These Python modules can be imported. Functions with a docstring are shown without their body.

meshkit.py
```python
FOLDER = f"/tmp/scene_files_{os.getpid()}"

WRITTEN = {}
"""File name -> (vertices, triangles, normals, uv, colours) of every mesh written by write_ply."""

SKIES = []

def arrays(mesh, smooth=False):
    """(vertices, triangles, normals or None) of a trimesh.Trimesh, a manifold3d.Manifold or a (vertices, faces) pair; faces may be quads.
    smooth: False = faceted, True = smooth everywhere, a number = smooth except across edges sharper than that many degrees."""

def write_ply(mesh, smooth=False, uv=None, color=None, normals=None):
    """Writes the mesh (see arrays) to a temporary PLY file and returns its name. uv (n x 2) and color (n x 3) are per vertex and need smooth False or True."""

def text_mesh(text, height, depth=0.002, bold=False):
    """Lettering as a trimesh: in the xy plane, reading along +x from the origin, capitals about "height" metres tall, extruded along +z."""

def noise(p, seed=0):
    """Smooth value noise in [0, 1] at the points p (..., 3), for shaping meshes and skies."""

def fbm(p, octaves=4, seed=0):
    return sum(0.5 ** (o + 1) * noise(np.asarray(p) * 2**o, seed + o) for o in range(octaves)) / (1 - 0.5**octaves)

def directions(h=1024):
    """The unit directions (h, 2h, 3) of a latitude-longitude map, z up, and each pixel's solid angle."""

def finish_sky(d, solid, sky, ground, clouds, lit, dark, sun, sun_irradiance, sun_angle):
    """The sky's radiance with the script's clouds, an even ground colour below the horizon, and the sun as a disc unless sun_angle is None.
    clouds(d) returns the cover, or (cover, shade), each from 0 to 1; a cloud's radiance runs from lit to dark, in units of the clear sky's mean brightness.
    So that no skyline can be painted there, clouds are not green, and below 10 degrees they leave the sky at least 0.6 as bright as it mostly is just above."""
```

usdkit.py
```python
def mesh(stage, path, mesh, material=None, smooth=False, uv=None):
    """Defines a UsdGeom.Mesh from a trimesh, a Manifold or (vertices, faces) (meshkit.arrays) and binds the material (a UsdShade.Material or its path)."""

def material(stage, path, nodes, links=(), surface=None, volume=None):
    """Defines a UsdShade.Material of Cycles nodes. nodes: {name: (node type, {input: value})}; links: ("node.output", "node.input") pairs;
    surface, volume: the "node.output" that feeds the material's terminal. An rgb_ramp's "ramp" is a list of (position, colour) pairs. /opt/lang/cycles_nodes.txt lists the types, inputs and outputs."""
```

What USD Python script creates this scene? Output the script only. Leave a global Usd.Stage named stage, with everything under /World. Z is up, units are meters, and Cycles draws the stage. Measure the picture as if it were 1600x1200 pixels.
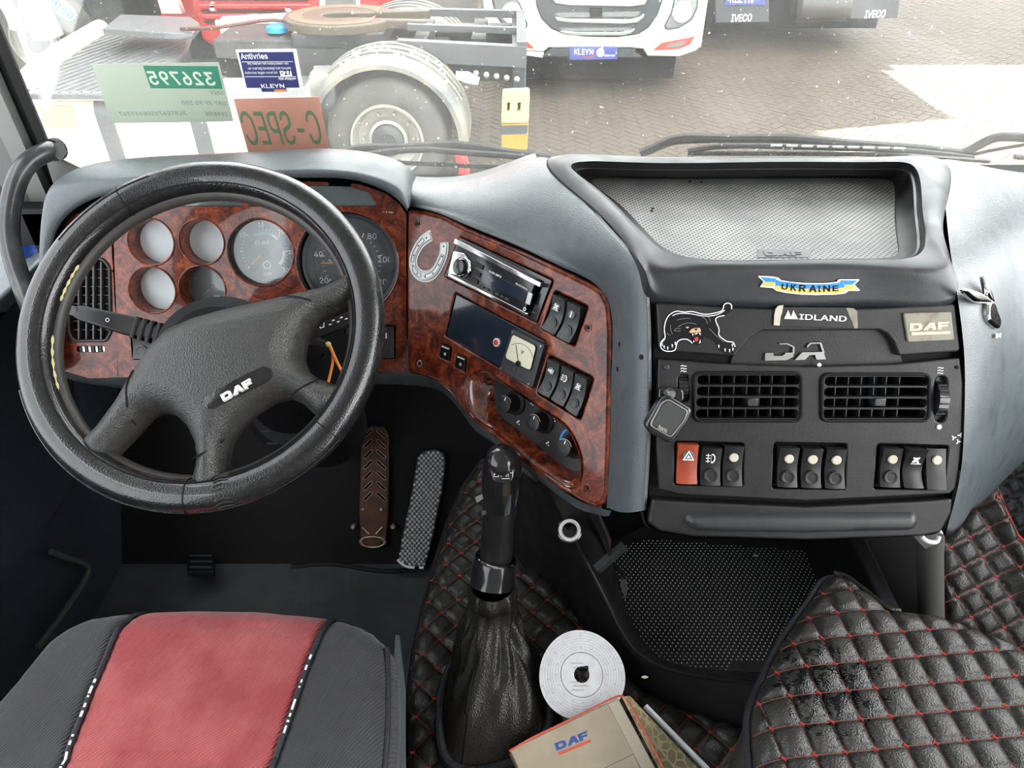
import math, random
import numpy as np, trimesh, usdkit, meshkit
import mapbox_earcut as earcut
from scipy.spatial import Delaunay
from scipy.interpolate import CubicSpline
from shapely.geometry import Polygon, Point, LineString, box as sbox
import shapely
from pxr import Usd, UsdGeom, UsdLux, UsdShade, Sdf, Gf

random.seed(7); rng = np.random.default_rng(7)
stage = Usd.Stage.CreateInMemory()
UsdGeom.SetStageUpAxis(stage, 'Z'); UsdGeom.SetStageMetersPerUnit(stage, 1.0)
UsdGeom.Xform.Define(stage, '/World')
# ---------------------------------------------------------------- camera, sky, sun, exposure
PITCH, FPX, CAM = math.radians(38.0), 1150.0, np.array([0.0, 0.0, 1.42])
FW = np.array([0, math.cos(PITCH), -math.sin(PITCH)]); UP = np.array([0, math.sin(PITCH), math.cos(PITCH)])
cam = UsdGeom.Camera.Define(stage, '/World/camera')
cam.AddTransformOp().Set(Gf.Matrix4d(1, 0, 0, 0, *map(float, UP), 0, *map(float, -FW), 0, *map(float, CAM), 1))
cam.CreateHorizontalApertureAttr(36.0); cam.CreateVerticalApertureAttr(27.0)
cam.CreateFocalLengthAttr(36.0 * FPX / 1600.0); cam.CreateClippingRangeAttr(Gf.Vec2f(0.05, 300.0))
cam.CreateExposureAttr(1.35)
sky = UsdLux.DomeLight.Define(stage, '/World/sky')
sky.CreateIntensityAttr(1.0); sky.CreateColorAttr(Gf.Vec3f(0.98, 0.99, 1.0))
sun = UsdLux.DistantLight.Define(stage, '/World/sun')
SUN_TO = np.array([2.4, -0.8, -2.53 * math.tan(math.radians(52))]); SUN_TO /= np.linalg.norm(SUN_TO)
sun.CreateIntensityAttr(10.0 / (math.pi * math.sin(math.radians(0.3)) ** 2)); sun.CreateAngleAttr(0.6); sun.CreateColorAttr(Gf.Vec3f(1.0, 0.95, 0.82))
_z = -SUN_TO; _x = np.cross([0, 1.0, 0], _z); _x /= np.linalg.norm(_x); _y = np.cross(_z, _x)
sun.AddTransformOp().Set(Gf.Matrix4d(*map(float, _x), 0, *map(float, _y), 0, *map(float, _z), 0, 0, 0, 0, 1))

# ---------------------------------------------------------------- helpers: rays and frames
def ray(u, v): return FW + (u - 800) / FPX * np.array([1.0, 0, 0]) + (600 - v) / FPX * UP
def at_t(u, v, t): return CAM + t * ray(u, v)
def at_z(u, v, z): r = ray(u, v); return CAM + (z - CAM[2]) / r[2] * r
def at_y(u, v, y): r = ray(u, v); return CAM + y / r[1] * r
def at_x(u, v, x): r = ray(u, v); return CAM + x / r[0] * r
def A(*p): return np.array(p, float)

class Fr:
    """a plane in space: X to the right, Y up the plane, N out of it"""
    def __init__(s, o, n, x=None):
        s.o = np.array(o, float); s.n = np.array(n, float); s.n /= np.linalg.norm(s.n)
        if x is None: x = np.cross([0, 0, 1.0], s.n)
        x = np.array(x, float); x -= s.n * (x @ s.n); s.x = x / np.linalg.norm(x); s.y = np.cross(s.n, s.x)
    def px(s, pts, h=0.0):
        out = []
        for u, v in pts:
            r = ray(u, v); t = ((s.o + h * s.n - CAM) @ s.n) / (r @ s.n); q = CAM + t * r - s.o
            out.append((q @ s.x, q @ s.y))
        return np.array(out)
    def p1(s, u, v, h=0.0): return s.px([(u, v)], h)[0]
    def w(s, m):
        v, f = m; v = np.asarray(v, float); return s.o + v[:, :1] * s.x + v[:, 1:2] * s.y + v[:, 2:3] * s.n, f
    def pt(s, x, y, h=0.0): return s.o + x * s.x + y * s.y + h * s.n
    def wpx(s, u, v, h=0.0): x, y = s.p1(u, v, h); return s.pt(x, y, h)

# ---------------------------------------------------------------- helpers: shapes as (vertices, triangles)
def join(ms):
    V, F, n = [], [], 0
    for v, f in ms:
        V.append(np.asarray(v, float)); F.append(np.asarray(f, int) + n); n += len(v)
    return np.vstack(V), np.vstack(F)
def spl(pts, n, closed=False):
    p = np.array(pts, float)
    if closed: p = np.vstack([p, p[:1]])
    q = np.linalg.norm(np.diff(p, axis=0), axis=-1); q = q.mean(1) if q.ndim > 1 else q
    d = np.r_[0, np.cumsum(np.sqrt(q) + 1e-9)]
    c = CubicSpline(d, p, bc_type='periodic' if closed else 'natural')
    return c(np.linspace(0, d[-1], n, endpoint=not closed))
def lin(pts, n):
    p = np.array(pts, float); d = np.r_[0, np.cumsum(np.linalg.norm(np.diff(p, axis=0), axis=1))]
    s = np.linspace(0, d[-1], n); return np.stack([np.interp(s, d, p[:, k]) for k in range(p.shape[1])], 1)
def grid(rows, cu=False, cv=False):
    """rows: (m, n, 3). cu closes along a row, cv closes over the rows"""
    R = np.asarray(rows, float); m, n = R.shape[:2]; F = []
    i, j = np.meshgrid(np.arange(m if cv else m - 1), np.arange(n if cu else n - 1), indexing='ij'); i, j = i.ravel(), j.ravel()
    a, b, c, d = i * n + j, i * n + (j + 1) % n, ((i + 1) % m) * n + (j + 1) % n, ((i + 1) % m) * n + j
    return R.reshape(-1, 3), np.vstack([np.stack([a, b, c], 1), np.stack([a, c, d], 1)])
def flip(m): return m[0], np.asarray(m[1])[:, ::-1]
def cap(ring, up=True):
    c = ring.mean(0); n = len(ring); i = np.arange(n)
    f = np.stack([i, (i + 1) % n, np.full(n, n)], 1); return np.vstack([ring, c]), f if up else f[:, ::-1]
def lathe(prof, n=32, cx=0, cy=0, c0=True, c1=True, ex=1.0):
    """profile [(r, h)...] round the local z axis"""
    a = np.linspace(0, 2 * np.pi, n, endpoint=False)
    rows = np.array([[(cx + r * np.cos(t), cy + r * ex * np.sin(t), h) for t in a] for r, h in prof])
    ms = [grid(rows, cu=True)]
    if c0: ms.append(cap(rows[0], False))
    if c1: ms.append(cap(rows[-1], True))
    return join(ms)
def tube(path, r, n=10, closed=False, caps=True):
    p = np.array(path, float); m = len(p)
    t = (np.roll(p, -1, 0) - np.roll(p, 1, 0)) if closed else np.gradient(p, axis=0)
    t /= np.linalg.norm(t, axis=1, keepdims=True) + 1e-12
    r = np.broadcast_to(r, (m,)); a = np.zeros_like(p); ref = np.array([0, 0, 1.0]) if abs(t[0, 2]) < .9 else np.array([1.0, 0, 0])
    for k in range(m):
        q = np.cross(np.cross(t[k], ref), t[k]); q /= np.linalg.norm(q) + 1e-12; a[k] = q; ref = q
    b = np.cross(t, a); an = np.linspace(0, 2 * np.pi, n, endpoint=False)
    rows = p[:, None] + r[:, None, None] * (np.cos(an)[None, :, None] * a[:, None] + np.sin(an)[None, :, None] * b[:, None])
    ms = [grid(rows, cu=True, cv=closed)]
    if caps and not closed: ms += [cap(rows[0], False), cap(rows[-1], True)]
    return join(ms)
def torus(R, r, n=96, k=20, a0=0, a1=2 * np.pi, rx=None, h=0.0):
    full = abs(a1 - a0) > 6.28
    a = np.linspace(a0, a1, n, endpoint=not full); b = np.linspace(0, 2 * np.pi, k, endpoint=False); rx = rx or r
    rows = np.array([[((R + rx * np.cos(q)) * np.cos(p), (R + rx * np.cos(q)) * np.sin(p), h + r * np.sin(q)) for q in b] for p in a])
    return flip(grid(rows, cu=True, cv=full)) if full else join([flip(grid(rows, cu=True)), cap(rows[0], True), cap(rows[-1], False)])
def rrect(x0, y0, x1, y1, r=0.0, k=3):
    b = sbox(min(x0, x1), min(y0, y1), max(x0, x1), max(y0, y1))
    return b.buffer(-r).buffer(r, quad_segs=k) if r > 0 else b
def rpoly(pts, r=0.0, k=3):
    p = Polygon(pts).buffer(0)
    return p.buffer(-r).buffer(2 * r, quad_segs=k).buffer(-r, quad_segs=k) if r > 0 else p
def circ(x, y, r, k=8): return Point(x, y).buffer(r, quad_segs=k)
def ell(x, y, rx, ry, k=8): return shapely.affinity.scale(Point(x, y).buffer(1, quad_segs=k), rx, ry)
import shapely.affinity
def _off(ring, d):
    """moves a ring (ccw: inward for d > 0) along its corners' bisectors"""
    p = ring; e = np.roll(p, -1, 0) - p; e /= np.linalg.norm(e, axis=1, keepdims=True) + 1e-15
    nn = np.stack([-e[:, 1], e[:, 0]], 1); pn = np.roll(nn, 1, 0); b = nn + pn
    b /= np.maximum((b * nn).sum(1, keepdims=True), .35); return p + d * b
def ext(poly, h0, h1, r=0.0, k=3, back=True):
    """a polygon with holes pushed from h0 up to h1, its upper edges rounded by r"""
    if poly.geom_type != 'Polygon':
        return join([ext(g, h0, h1, r, k, back) for g in poly.geoms if g.area > 1e-12])
    poly = shapely.geometry.polygon.orient(poly, 1.0)
    rings = [np.array(q.coords)[:-1] for q in (poly.exterior, *poly.interiors)]
    if r > 0 and not Polygon(_off(rings[0], r), [_off(g, r) for g in rings[1:]]).is_valid:
        g = poly.buffer(-1.15 * r).buffer(1.15 * r, quad_segs=4).simplify(r * .02)
        if g.geom_type == 'Polygon' and not g.is_empty: poly = shapely.geometry.polygon.orient(g, 1.0); rings = [np.array(q.coords)[:-1] for q in (poly.exterior, *poly.interiors)]
        for _ in range(6):
            if Polygon(_off(rings[0], r), [_off(g, r) for g in rings[1:]]).is_valid: break
            r *= .6
    ms = []
    lv = [(0, h0)] + ([(r * (1 - math.cos(t)), h1 - r * (1 - math.sin(t))) for t in np.linspace(0, np.pi / 2, k + 1)] if r > 0 else [(0, h1)])
    tops = []
    for g in rings:
        rows = np.array([np.c_[_off(g, d), np.full(len(g), h)] for d, h in lv]); ms.append(grid(rows, cu=True)); tops.append(rows[-1])
    def face(rs, up):
        v = np.vstack(rs); ends = np.cumsum([len(q) for q in rs]).astype(np.uint32)
        f = earcut.triangulate_float64(np.ascontiguousarray(v[:, :2]), ends).reshape(-1, 3).astype(int)
        if len(f):
            a = v[f]; s = (np.cross(a[:, 1] - a[:, 0], a[:, 2] - a[:, 0])[:, 2]); f = np.where((s > 0)[:, None] == up, f, f[:, ::-1])
        return v, f
    ms.append(face(tops, True))
    if back: ms.append(face([np.c_[g, np.full(len(g), h0)] for g in rings], False))
    return join([m for m in ms if len(m[1])])
def pocket(poly, h1, depth, inset=0.0):
    """walls and floor of a recess below h1"""
    poly = shapely.geometry.polygon.orient(poly, 1.0); g = np.array(poly.exterior.coords)[:-1]; q = _off(g, inset)
    rows = np.array([np.c_[g, np.full(len(g), h1)], np.c_[q, np.full(len(g), h1 - depth)]])
    f = earcut.triangulate_float64(np.ascontiguousarray(q), np.array([len(q)], np.uint32)).reshape(-1, 3).astype(int)
    v = np.c_[q, np.full(len(q), h1 - depth)]
    a = v[f]; s = np.cross(a[:, 1] - a[:, 0], a[:, 2] - a[:, 0])[:, 2]; f = np.where((s > 0)[:, None], f, f[:, ::-1])
    return join([flip(grid(rows, cu=True)), (v, f)])
def dome(poly, step, hf, outer=None, skirt=None, lat=None):
    """a polygon filled with points; hf(xy, distance to the outline) is the height; skirt: height its rim is pulled down to"""
    outer = outer if outer is not None else poly
    b = np.array(shapely.segmentize(poly.exterior, step).coords)[:-1]
    x0, y0, x1, y1 = poly.bounds
    gx, gy = np.meshgrid(np.arange(x0, x1, step), np.arange(y0, y1, step * .87)); gx[1::2] += step / 2; g = np.c_[gx.ravel(), gy.ravel()]
    if lat:
        an, o_, pq, kk = lat; R_ = math.hypot(x1 - x0, y1 - y0); E = A(math.cos(an), math.sin(an)) * pq / kk; F_ = A(-E[1], E[0]); m0 = A((x0 + x1) / 2, (y0 + y1) / 2) - A(*o_)
        i0, j0 = round(m0 @ E / (E @ E)), round(m0 @ F_ / (E @ E)); nn_ = int(R_ / np.linalg.norm(E) / 2) + 3
        I, J = np.meshgrid(np.arange(i0 - nn_, i0 + nn_), np.arange(j0 - nn_, j0 + nn_)); g = A(*o_) + I.ravel()[:, None] * E + J.ravel()[:, None] * F_; gx = None
    rings = [b] + [np.array(shapely.segmentize(q, step).coords)[:-1] for q in poly.interiors]
    bb = np.vstack(rings)
    inner = poly.buffer(-step * .55); g = g[shapely.contains_xy(inner, g[:, 0], g[:, 1])]
    p = np.vstack([bb, g]); tri = Delaunay(p).simplices
    c = p[tri].mean(1); tri = tri[shapely.contains_xy(poly.buffer(1e-7), c[:, 0], c[:, 1])]
    a = p[tri]; s = (a[:, 1, 0] - a[:, 0, 0]) * (a[:, 2, 1] - a[:, 0, 1]) - (a[:, 1, 1] - a[:, 0, 1]) * (a[:, 2, 0] - a[:, 0, 0])
    tri = tri[np.abs(s) > 1e-14]; s = s[np.abs(s) > 1e-14]; tri = np.where((s > 0)[:, None], tri, tri[:, ::-1])
    d = shapely.distance(shapely.points(p), outer.exterior)
    for q in outer.interiors: d = np.minimum(d, shapely.distance(shapely.points(p), q))
    z = hf(p, d); top = np.c_[p, z]; ms = [(top, tri)]
    if skirt is not None:
        n0 = 0
        for q in rings:
            r0 = top[n0:n0 + len(q)]; n0 += len(q); r1 = r0.copy(); r1[:, 2] = skirt
            area = .5 * np.sum(q[:, 0] * np.roll(q[:, 1], -1) - np.roll(q[:, 0], -1) * q[:, 1])
            m = grid(np.array([r1, r0]), cu=True); ms.append(m if area > 0 or True else flip(m))
    return join(ms)
def rnd(w, h): return lambda p, d: h * np.sqrt(np.clip(1 - (1 - np.clip(d / w, 0, 1)) ** 2, 0, 1))
def patch(fr, quad, hf, n=8, m=10, base=0.0):
    """a cushion over four pixels (top-left, top-right, bottom-right, bottom-left) of a plane; hf(s, t), t = 0 at the bottom"""
    q = fr.px(quad); s, t = np.meshgrid(np.linspace(0, 1, n), np.linspace(0, 1, m)); S, T = s[..., None], t[..., None]
    p = (q[3] * (1 - S) + q[2] * S) * (1 - T) + (q[0] * (1 - S) + q[1] * S) * T
    g = np.concatenate([p, hf(s, t)[..., None]], -1); low = g.copy(); low[..., 2] = base
    ring = lambda a: np.vstack([a[0, :-1], a[:-1, -1], a[-1, :0:-1], a[:0:-1, 0]])
    return fr.w(join([grid(g), grid(np.array([ring(low), ring(g)]), cu=True)]))
def bar(p, q, w, h, up=(0, 0, 1)):
    p, q = np.array(p, float), np.array(q, float); t = (q - p) / np.linalg.norm(q - p); s = np.cross(t, up); s /= np.linalg.norm(s); u = np.cross(s, t)
    c = [s * a * w / 2 + u * b * h / 2 for a, b in ((-1, -1), (1, -1), (1, 1), (-1, 1))]
    r0, r1 = np.array([p + x for x in c]), np.array([q + x for x in c])
    return join([grid(np.array([r0, r1]), cu=True), cap(r0, False), cap(r1, True)])
def wbox(x0, x1, y0, y1, z0, z1, r=0.0):
    return ext(rrect(x0, y0, x1, y1, r), z0, z1, r * .6)
def hullpts(pts):
    h = trimesh.convex.convex_hull(np.array(pts)); return np.array(h.vertices), np.array(h.faces)
def text(fr, s, p0, p1, ch, h=0.0004, d=0.0004, bold=True, mirror=False, wide=True, skew=0.0):
    """lettering on a plane from pixel p0 to p1 along its foot, capitals ch metres tall; mirror: seen from behind"""
    m = meshkit.text_mesh(s, 1.0, 1.0, bold); v, f = np.array(m.vertices), np.array(m.faces)
    a, b = fr.p1(*p0, h), fr.p1(*p1, h); e = b - a; L = np.linalg.norm(e); e /= L; nn = np.array([-e[1], e[0]])
    x = v[:, 0] - v[:, 0].min(); W = x.max(); sx = L / W
    xx = (W - x if mirror else x) * sx; yy = v[:, 1] * ch
    xx = xx + skew * yy
    out = a + xx[:, None] * e + yy[:, None] * nn
    return fr.w((np.c_[out, h + v[:, 2] * d], f[:, ::-1] if mirror else f))
DAFP = [Polygon([(0, 0), (0, 1), (.78, 1), (1.02, .8), (1.02, .2), (.78, 0)], [[(.3, .27), (.62, .27), (.72, .38), (.72, .62), (.62, .73), (.3, .73)]]),
        Polygon([(1.08, 0), (1.62, 1), (1.98, 1), (2.2, 0), (1.86, 0), (1.8, .28), (1.6, .28), (1.45, 0)]).difference(Polygon([(1.68, .45), (1.78, .45), (1.75, .72)])),
        Polygon([(2.28, 0), (2.28, 1), (3.2, 1), (3.2, .76), (2.6, .76), (2.6, .6), (3.1, .6), (3.1, .36), (2.6, .36), (2.6, 0)])]
def daf(fr, p0, p1, ch, h=0.0004, d=0.0006, which=(0, 1, 2)):
    a, b = fr.p1(*p0, h), fr.p1(*p1, h); e = b - a; L = np.linalg.norm(e); e /= L; nn = np.array([-e[1], e[0]])
    out = []
    for k in which:
        v, f = ext(DAFP[k], h, h + d); q = a + (v[:, :1] / 3.2 * L) * e + (v[:, 1:2] * ch) * nn; out.append(fr.w((np.c_[q, v[:, 2]], f)))
    return out

# ---------------------------------------------------------------- helpers: prims
COUNT = {}
def fresh(parent, name):
    k = COUNT.get((parent, name), 0); COUNT[(parent, name)] = k + 1
    return f'{parent}/{name}' + (f'_{k:03d}' if k else '')
def keys(prim, **kw):
    for k, v in kw.items():
        if v: prim.SetCustomDataByKey(k, v)
LOOK = {}
class Part:
    def __init__(s, path, base): s.path, s.base = path, base
    def sub(s, name, mesh, mat, label=None, smooth=35, kind=None):
        p = fresh(s.path, name); v, f = mesh
        m = usdkit.mesh(stage, p, (np.asarray(v, float) - s.base, np.asarray(f, int)), LOOK[mat], smooth); keys(m.GetPrim(), label=label, kind=kind)
        return Part(p, s.base)
class Thing(Part):
    def __init__(s, name, label, cat, base=(0, 0, 0), group=None, kind=None):
        s.path = fresh('/World', name); s.base = np.array(base, float)
        x = UsdGeom.Xform.Define(stage, s.path); x.AddTranslateOp().Set(Gf.Vec3d(*map(float, s.base)))
        keys(x.GetPrim(), label=label, category=cat, group=group, kind=kind)
    part = Part.sub
def solo(name, mesh, mat, label=None, cat=None, group=None, kind=None, smooth=35):
    p = fresh('/World', name); v, f = mesh; m = usdkit.mesh(stage, p, (np.asarray(v, float), np.asarray(f, int)), LOOK[mat], smooth)
    keys(m.GetPrim(), label=label, category=cat, group=group, kind=kind); return Part(p, np.zeros(3))

# ---------------------------------------------------------------- materials
def mat(name, col, rough=.5, metal=0.0, bump=None, mott=None, speck=None, stripe=None, coat=0.0, sheen=0.0, spec=.5, trans=0.0, emis=0.0, rvar=None):
    """bump: (kind, scale, strength, distance); mott: (scale, second colour, low, high[, distortion]); speck: (scale, colour, threshold); stripe: (rotation, scale, colour2, amount)"""
    N = {'g': ('geometry', {}), 'p': ('principled_bsdf', {'base_color': col, 'roughness': rough, 'metallic': metal, 'coat_weight': coat, 'coat_roughness': .06, 'sheen_weight': sheen, 'specular_ior_level': spec, 'transmission_weight': trans})}
    if emis: N['p'][1].update(emission_color=col, emission_strength=emis)
    L = []; cur = None
    if mott:
        N['m'] = ('noise_texture', {'scale': mott[0], 'detail': 5.0, 'roughness': .6, 'distortion': mott[4] if len(mott) > 4 else 0.0})
        N['mr'] = ('rgb_ramp', {'ramp': [(mott[2], col), (mott[3], mott[1])]})
        L += [('g.position', 'm.vector'), ('m.fac', 'mr.fac')]; cur = 'mr.color'
    if stripe:
        N['sm'] = ('mapping', {'rotation': stripe[0]}); N['sw'] = ('wave_texture', {'scale': stripe[1], 'distortion': .6, 'detail': 1.0, 'detail_scale': 3.0})
        N['sx'] = ('mix_color', {'a': col, 'b': stripe[2], 'fac': .5}); N['sf'] = ('math', {'math_type': 'multiply', 'value2': stripe[3]})
        L += [('g.position', 'sm.vector'), ('sm.vector', 'sw.vector'), ('sw.fac', 'sf.value1'), ('sf.value', 'sx.fac')]
        if cur: L.append((cur, 'sx.a'))
        cur = 'sx.result'
    if speck:
        N['k'] = ('noise_texture', {'scale': speck[0], 'detail': 3.0, 'roughness': .7})
        N['kr'] = ('rgb_ramp', {'ramp': [(speck[2], (0, 0, 0)), (min(speck[2] + .06, 1), (1, 1, 1))]})
        N['kx'] = ('mix_color', {'a': col, 'b': speck[1]})
        L += [('g.position', 'k.vector'), ('k.fac', 'kr.fac'), ('kr.color', 'kx.fac')]
        if cur: L.append((cur, 'kx.a'))
        cur = 'kx.result'
    if cur: L.append((cur, 'p.base_color'))
    if rvar:
        N['rv'] = ('noise_texture', {'scale': rvar[0], 'detail': 3.0}); N['rr'] = ('map_range', {'from_min': .3, 'from_max': .7, 'to_min': rvar[1], 'to_max': rvar[2], 'clamp': True})
        L += [('g.position', 'rv.vector'), ('rv.fac', 'rr.value'), ('rr.result', 'p.roughness')]
    if bump:
        kind, sc, st, ds = bump
        if kind == 'noise': N['b'] = ('noise_texture', {'scale': sc, 'detail': 3.0}); o = 'b.fac'
        elif kind == 'grain': N['b'] = ('voronoi_texture', {'scale': sc, 'feature': 'smooth_f1', 'smoothness': .4}); o = 'b.distance'
        elif kind == 'weave':
            N['b0'] = ('mapping', {'rotation': (0, 0, .5)}); N['b'] = ('wave_texture', {'scale': sc, 'distortion': .3}); o = 'b.fac'; L.append(('b0.vector', 'b.vector'))
        L.append(('g.position', 'b0.vector' if kind == 'weave' else 'b.vector'))
        N['bb'] = ('bump', {'strength': st, 'distance': ds}); L += [(o, 'bb.height'), ('bb.normal', 'p.normal')]
    LOOK[name] = usdkit.material(stage, '/World/Looks/' + name, N, L, surface='p.BSDF')
UsdGeom.Scope.Define(stage, '/World/Looks')
mat('dash_grey', (.074, .089, .097), .36, spec=.65, bump=('grain', 700, .3, .0011), mott=(9, (.088, .103, .111), .4, .65), rvar=(30, .28, .42))
mat('black_plastic', (.0135, .0122, .0130), .38, spec=.45, bump=('noise', 900, .25, .001), speck=(300, (.12, .115, .11), .72), rvar=(24, .32, .52))
mat('tray_plastic', (.030, .032, .035), .38, bump=('noise', 900, .2, .001), speck=(300, (.25, .24, .23), .72), rvar=(24, .30, .46))
mat('switch_grey', (.060, .061, .062), .42, mott=(60, (.045, .045, .046), .4, .7))
mat('deep_black', (.006, .006, .007), .6, spec=.2)
mat('gloss_black', (.014, .014, .016), .16, coat=.5)
mat('door_blue_grey', (.020, .026, .034), .5, spec=.3, bump=('grain', 300, .3, .002))
mat('floor_rubber', (.020, .026, .028), .5, spec=.4, mott=(14, (.032, .040, .042), .4, .7), bump=('noise', 60, .25, .003))
mat('wood', (.035, .008, .004), .3, coat=.8)
W_ = {'g': ('geometry', {}), 'n': ('noise_texture', {'scale': 26, 'detail': 8.0, 'roughness': .68, 'distortion': 2.2}), 'n2': ('noise_texture', {'scale': 150, 'detail': 4.0, 'distortion': 3.0}),
      'r': ('rgb_ramp', {'ramp': [(.30, (.022, .006, .004)), (.42, (.075, .013, .006)), (.52, (.18, .034, .012)), (.62, (.29, .070, .022)), (.75, (.42, .15, .045))]}),
      'r2': ('rgb_ramp', {'ramp': [(.32, (.35, .3, .28)), (.55, (1.1, 1.0, 1.0))]}), 'x': ('mix_color', {'blend_type': 'multiply', 'fac': .8, 'use_clamp': False}),
      'p': ('principled_bsdf', {'roughness': .32, 'coat_weight': .55, 'coat_roughness': .05, 'specular_ior_level': .25})}
LOOK['wood'] = usdkit.material(stage, '/World/Looks/burl_wood', W_, [('g.position', 'n.vector'), ('g.position', 'n2.vector'), ('n.fac', 'r.fac'), ('n2.fac', 'r2.fac'), ('r.color', 'x.a'), ('r2.color', 'x.b'), ('x.result', 'p.base_color')], surface='p.BSDF')
mat('rim_leather', (.011, .011, .012), .27, bump=('grain', 520, .30, .0012), coat=.55, speck=(180, (.08, .08, .08), .72), rvar=(40, .18, .32))
mat('rim_old', (.045, .043, .040), .45, bump=('noise', 500, .3, .001))
mat('hub_leather', (.046, .046, .044), .34, bump=('grain', 520, .45, .0018), rvar=(30, .30, .44))
mat('foam', (.62, .56, .28), .9)
mat('chrome', (.75, .75, .74), .12, 1.0)
mat('silver', (.42, .42, .41), .3, .9)
mat('silver_print', (.62, .60, .55), .4, .4)
mat('white', (.82, .82, .80), .5)
mat('white_print', (.75, .76, .74), .5)
mat('cream_dot', (.55, .52, .41), .55, speck=(500, (.2, .18, .14), .68))
mat('dial_black', (.028, .030, .030), .5)
mat('dial_grey', (.085, .10, .10), .5, mott=(40, (.13, .15, .15), .4, .7))
mat('orange', (.85, .28, .06), .5)
mat('green', (.05, .42, .24), .5); mat('blue', (.04, .22, .62), .5); mat('red', (.62, .035, .03), .45)
mat('hazard', (.30, .045, .018), .42, mott=(60, (.36, .065, .028), .4, .6))
mat('thread', (.40, .035, .03), .7); mat('thread_tan', (.30, .085, .06), .7)
mat('quilt', (.030, .0285, .0265), .34, bump=('grain', 480, .4, .0013), rvar=(22, .26, .42))
mat('quilt_dark', (.016, .017, .022), .5, bump=('grain', 480, .4, .0015))
mat('boot', (.016, .0145, .012), .32, spec=.4, bump=('grain', 420, .4, .0015))
mat('seat_red', (.32, .036, .042), .85, sheen=.25, mott=(11, (.44, .095, .092), .42, .62), stripe=((0, 0, .95), 88, (.17, .030, .032), .62), bump=('weave', 88, .4, .002))
mat('seat_grey', (.032, .032, .037), .85, sheen=.2, mott=(11, (.046, .046, .050), .4, .65), stripe=((0, 0, .6), 84, (.010, .010, .013), .65), bump=('weave', 84, .4, .002))
mat('paper', (.80, .81, .82), .6, mott=(60, (.68, .69, .71), .45, .7))
mat('ink', (.10, .10, .12), .6)
mat('card', (.37, .315, .225), .5, mott=(24, (.43, .365, .26), .4, .7), speck=(220, (.31, .26, .19), .66), coat=.2)
mat('card_side', (.46, .40, .31), .6); mat('ring_grey', (.52, .53, .55), .6)
mat('print_blue', (.035, .09, .34), .5); mat('print_red', (.62, .10, .06), .5)
mat('sticker_green', (.36, .42, .33), .6); mat('sticker_band', (.03, .19, .12), .6); mat('sticker_text', (.20, .25, .21), .6); mat('sticker_light', (.50, .56, .47), .6)
mat('sticker_navy', (.035, .037, .15), .55); mat('sticker_pink', (.52, .25, .18), .65, mott=(14, (.58, .30, .22), .4, .6)); mat('spec_green', (.13, .20, .12), .6)
mat('flag_blue', (.02, .26, .62), .45); mat('flag_yellow', (.66, .53, .10), .45)
mat('tan', (.62, .40, .22), .5)
mat('steel_pedal', (.55, .57, .57), .35, .45); mat('rust', (.11, .035, .022), .5, .3, mott=(40, (.05, .03, .025), .4, .65)); mat('worn_metal', (.42, .36, .28), .4, .7)
mat('screen', (.020, .028, .045), .10, coat=.6)
mat('plate_beige', (.25, .235, .17), .38, mott=(60, (.16, .11, .06), .52, .75))
mat('gold_print', (.66, .60, .40), .4)
mat('meter_face', (.76, .73, .55), .5)
mat('pillar_grey', (.10, .10, .095), .6, bump=('noise', 500, .2, .001)); mat('pillar_dark', (.045, .046, .045), .6)
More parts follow.
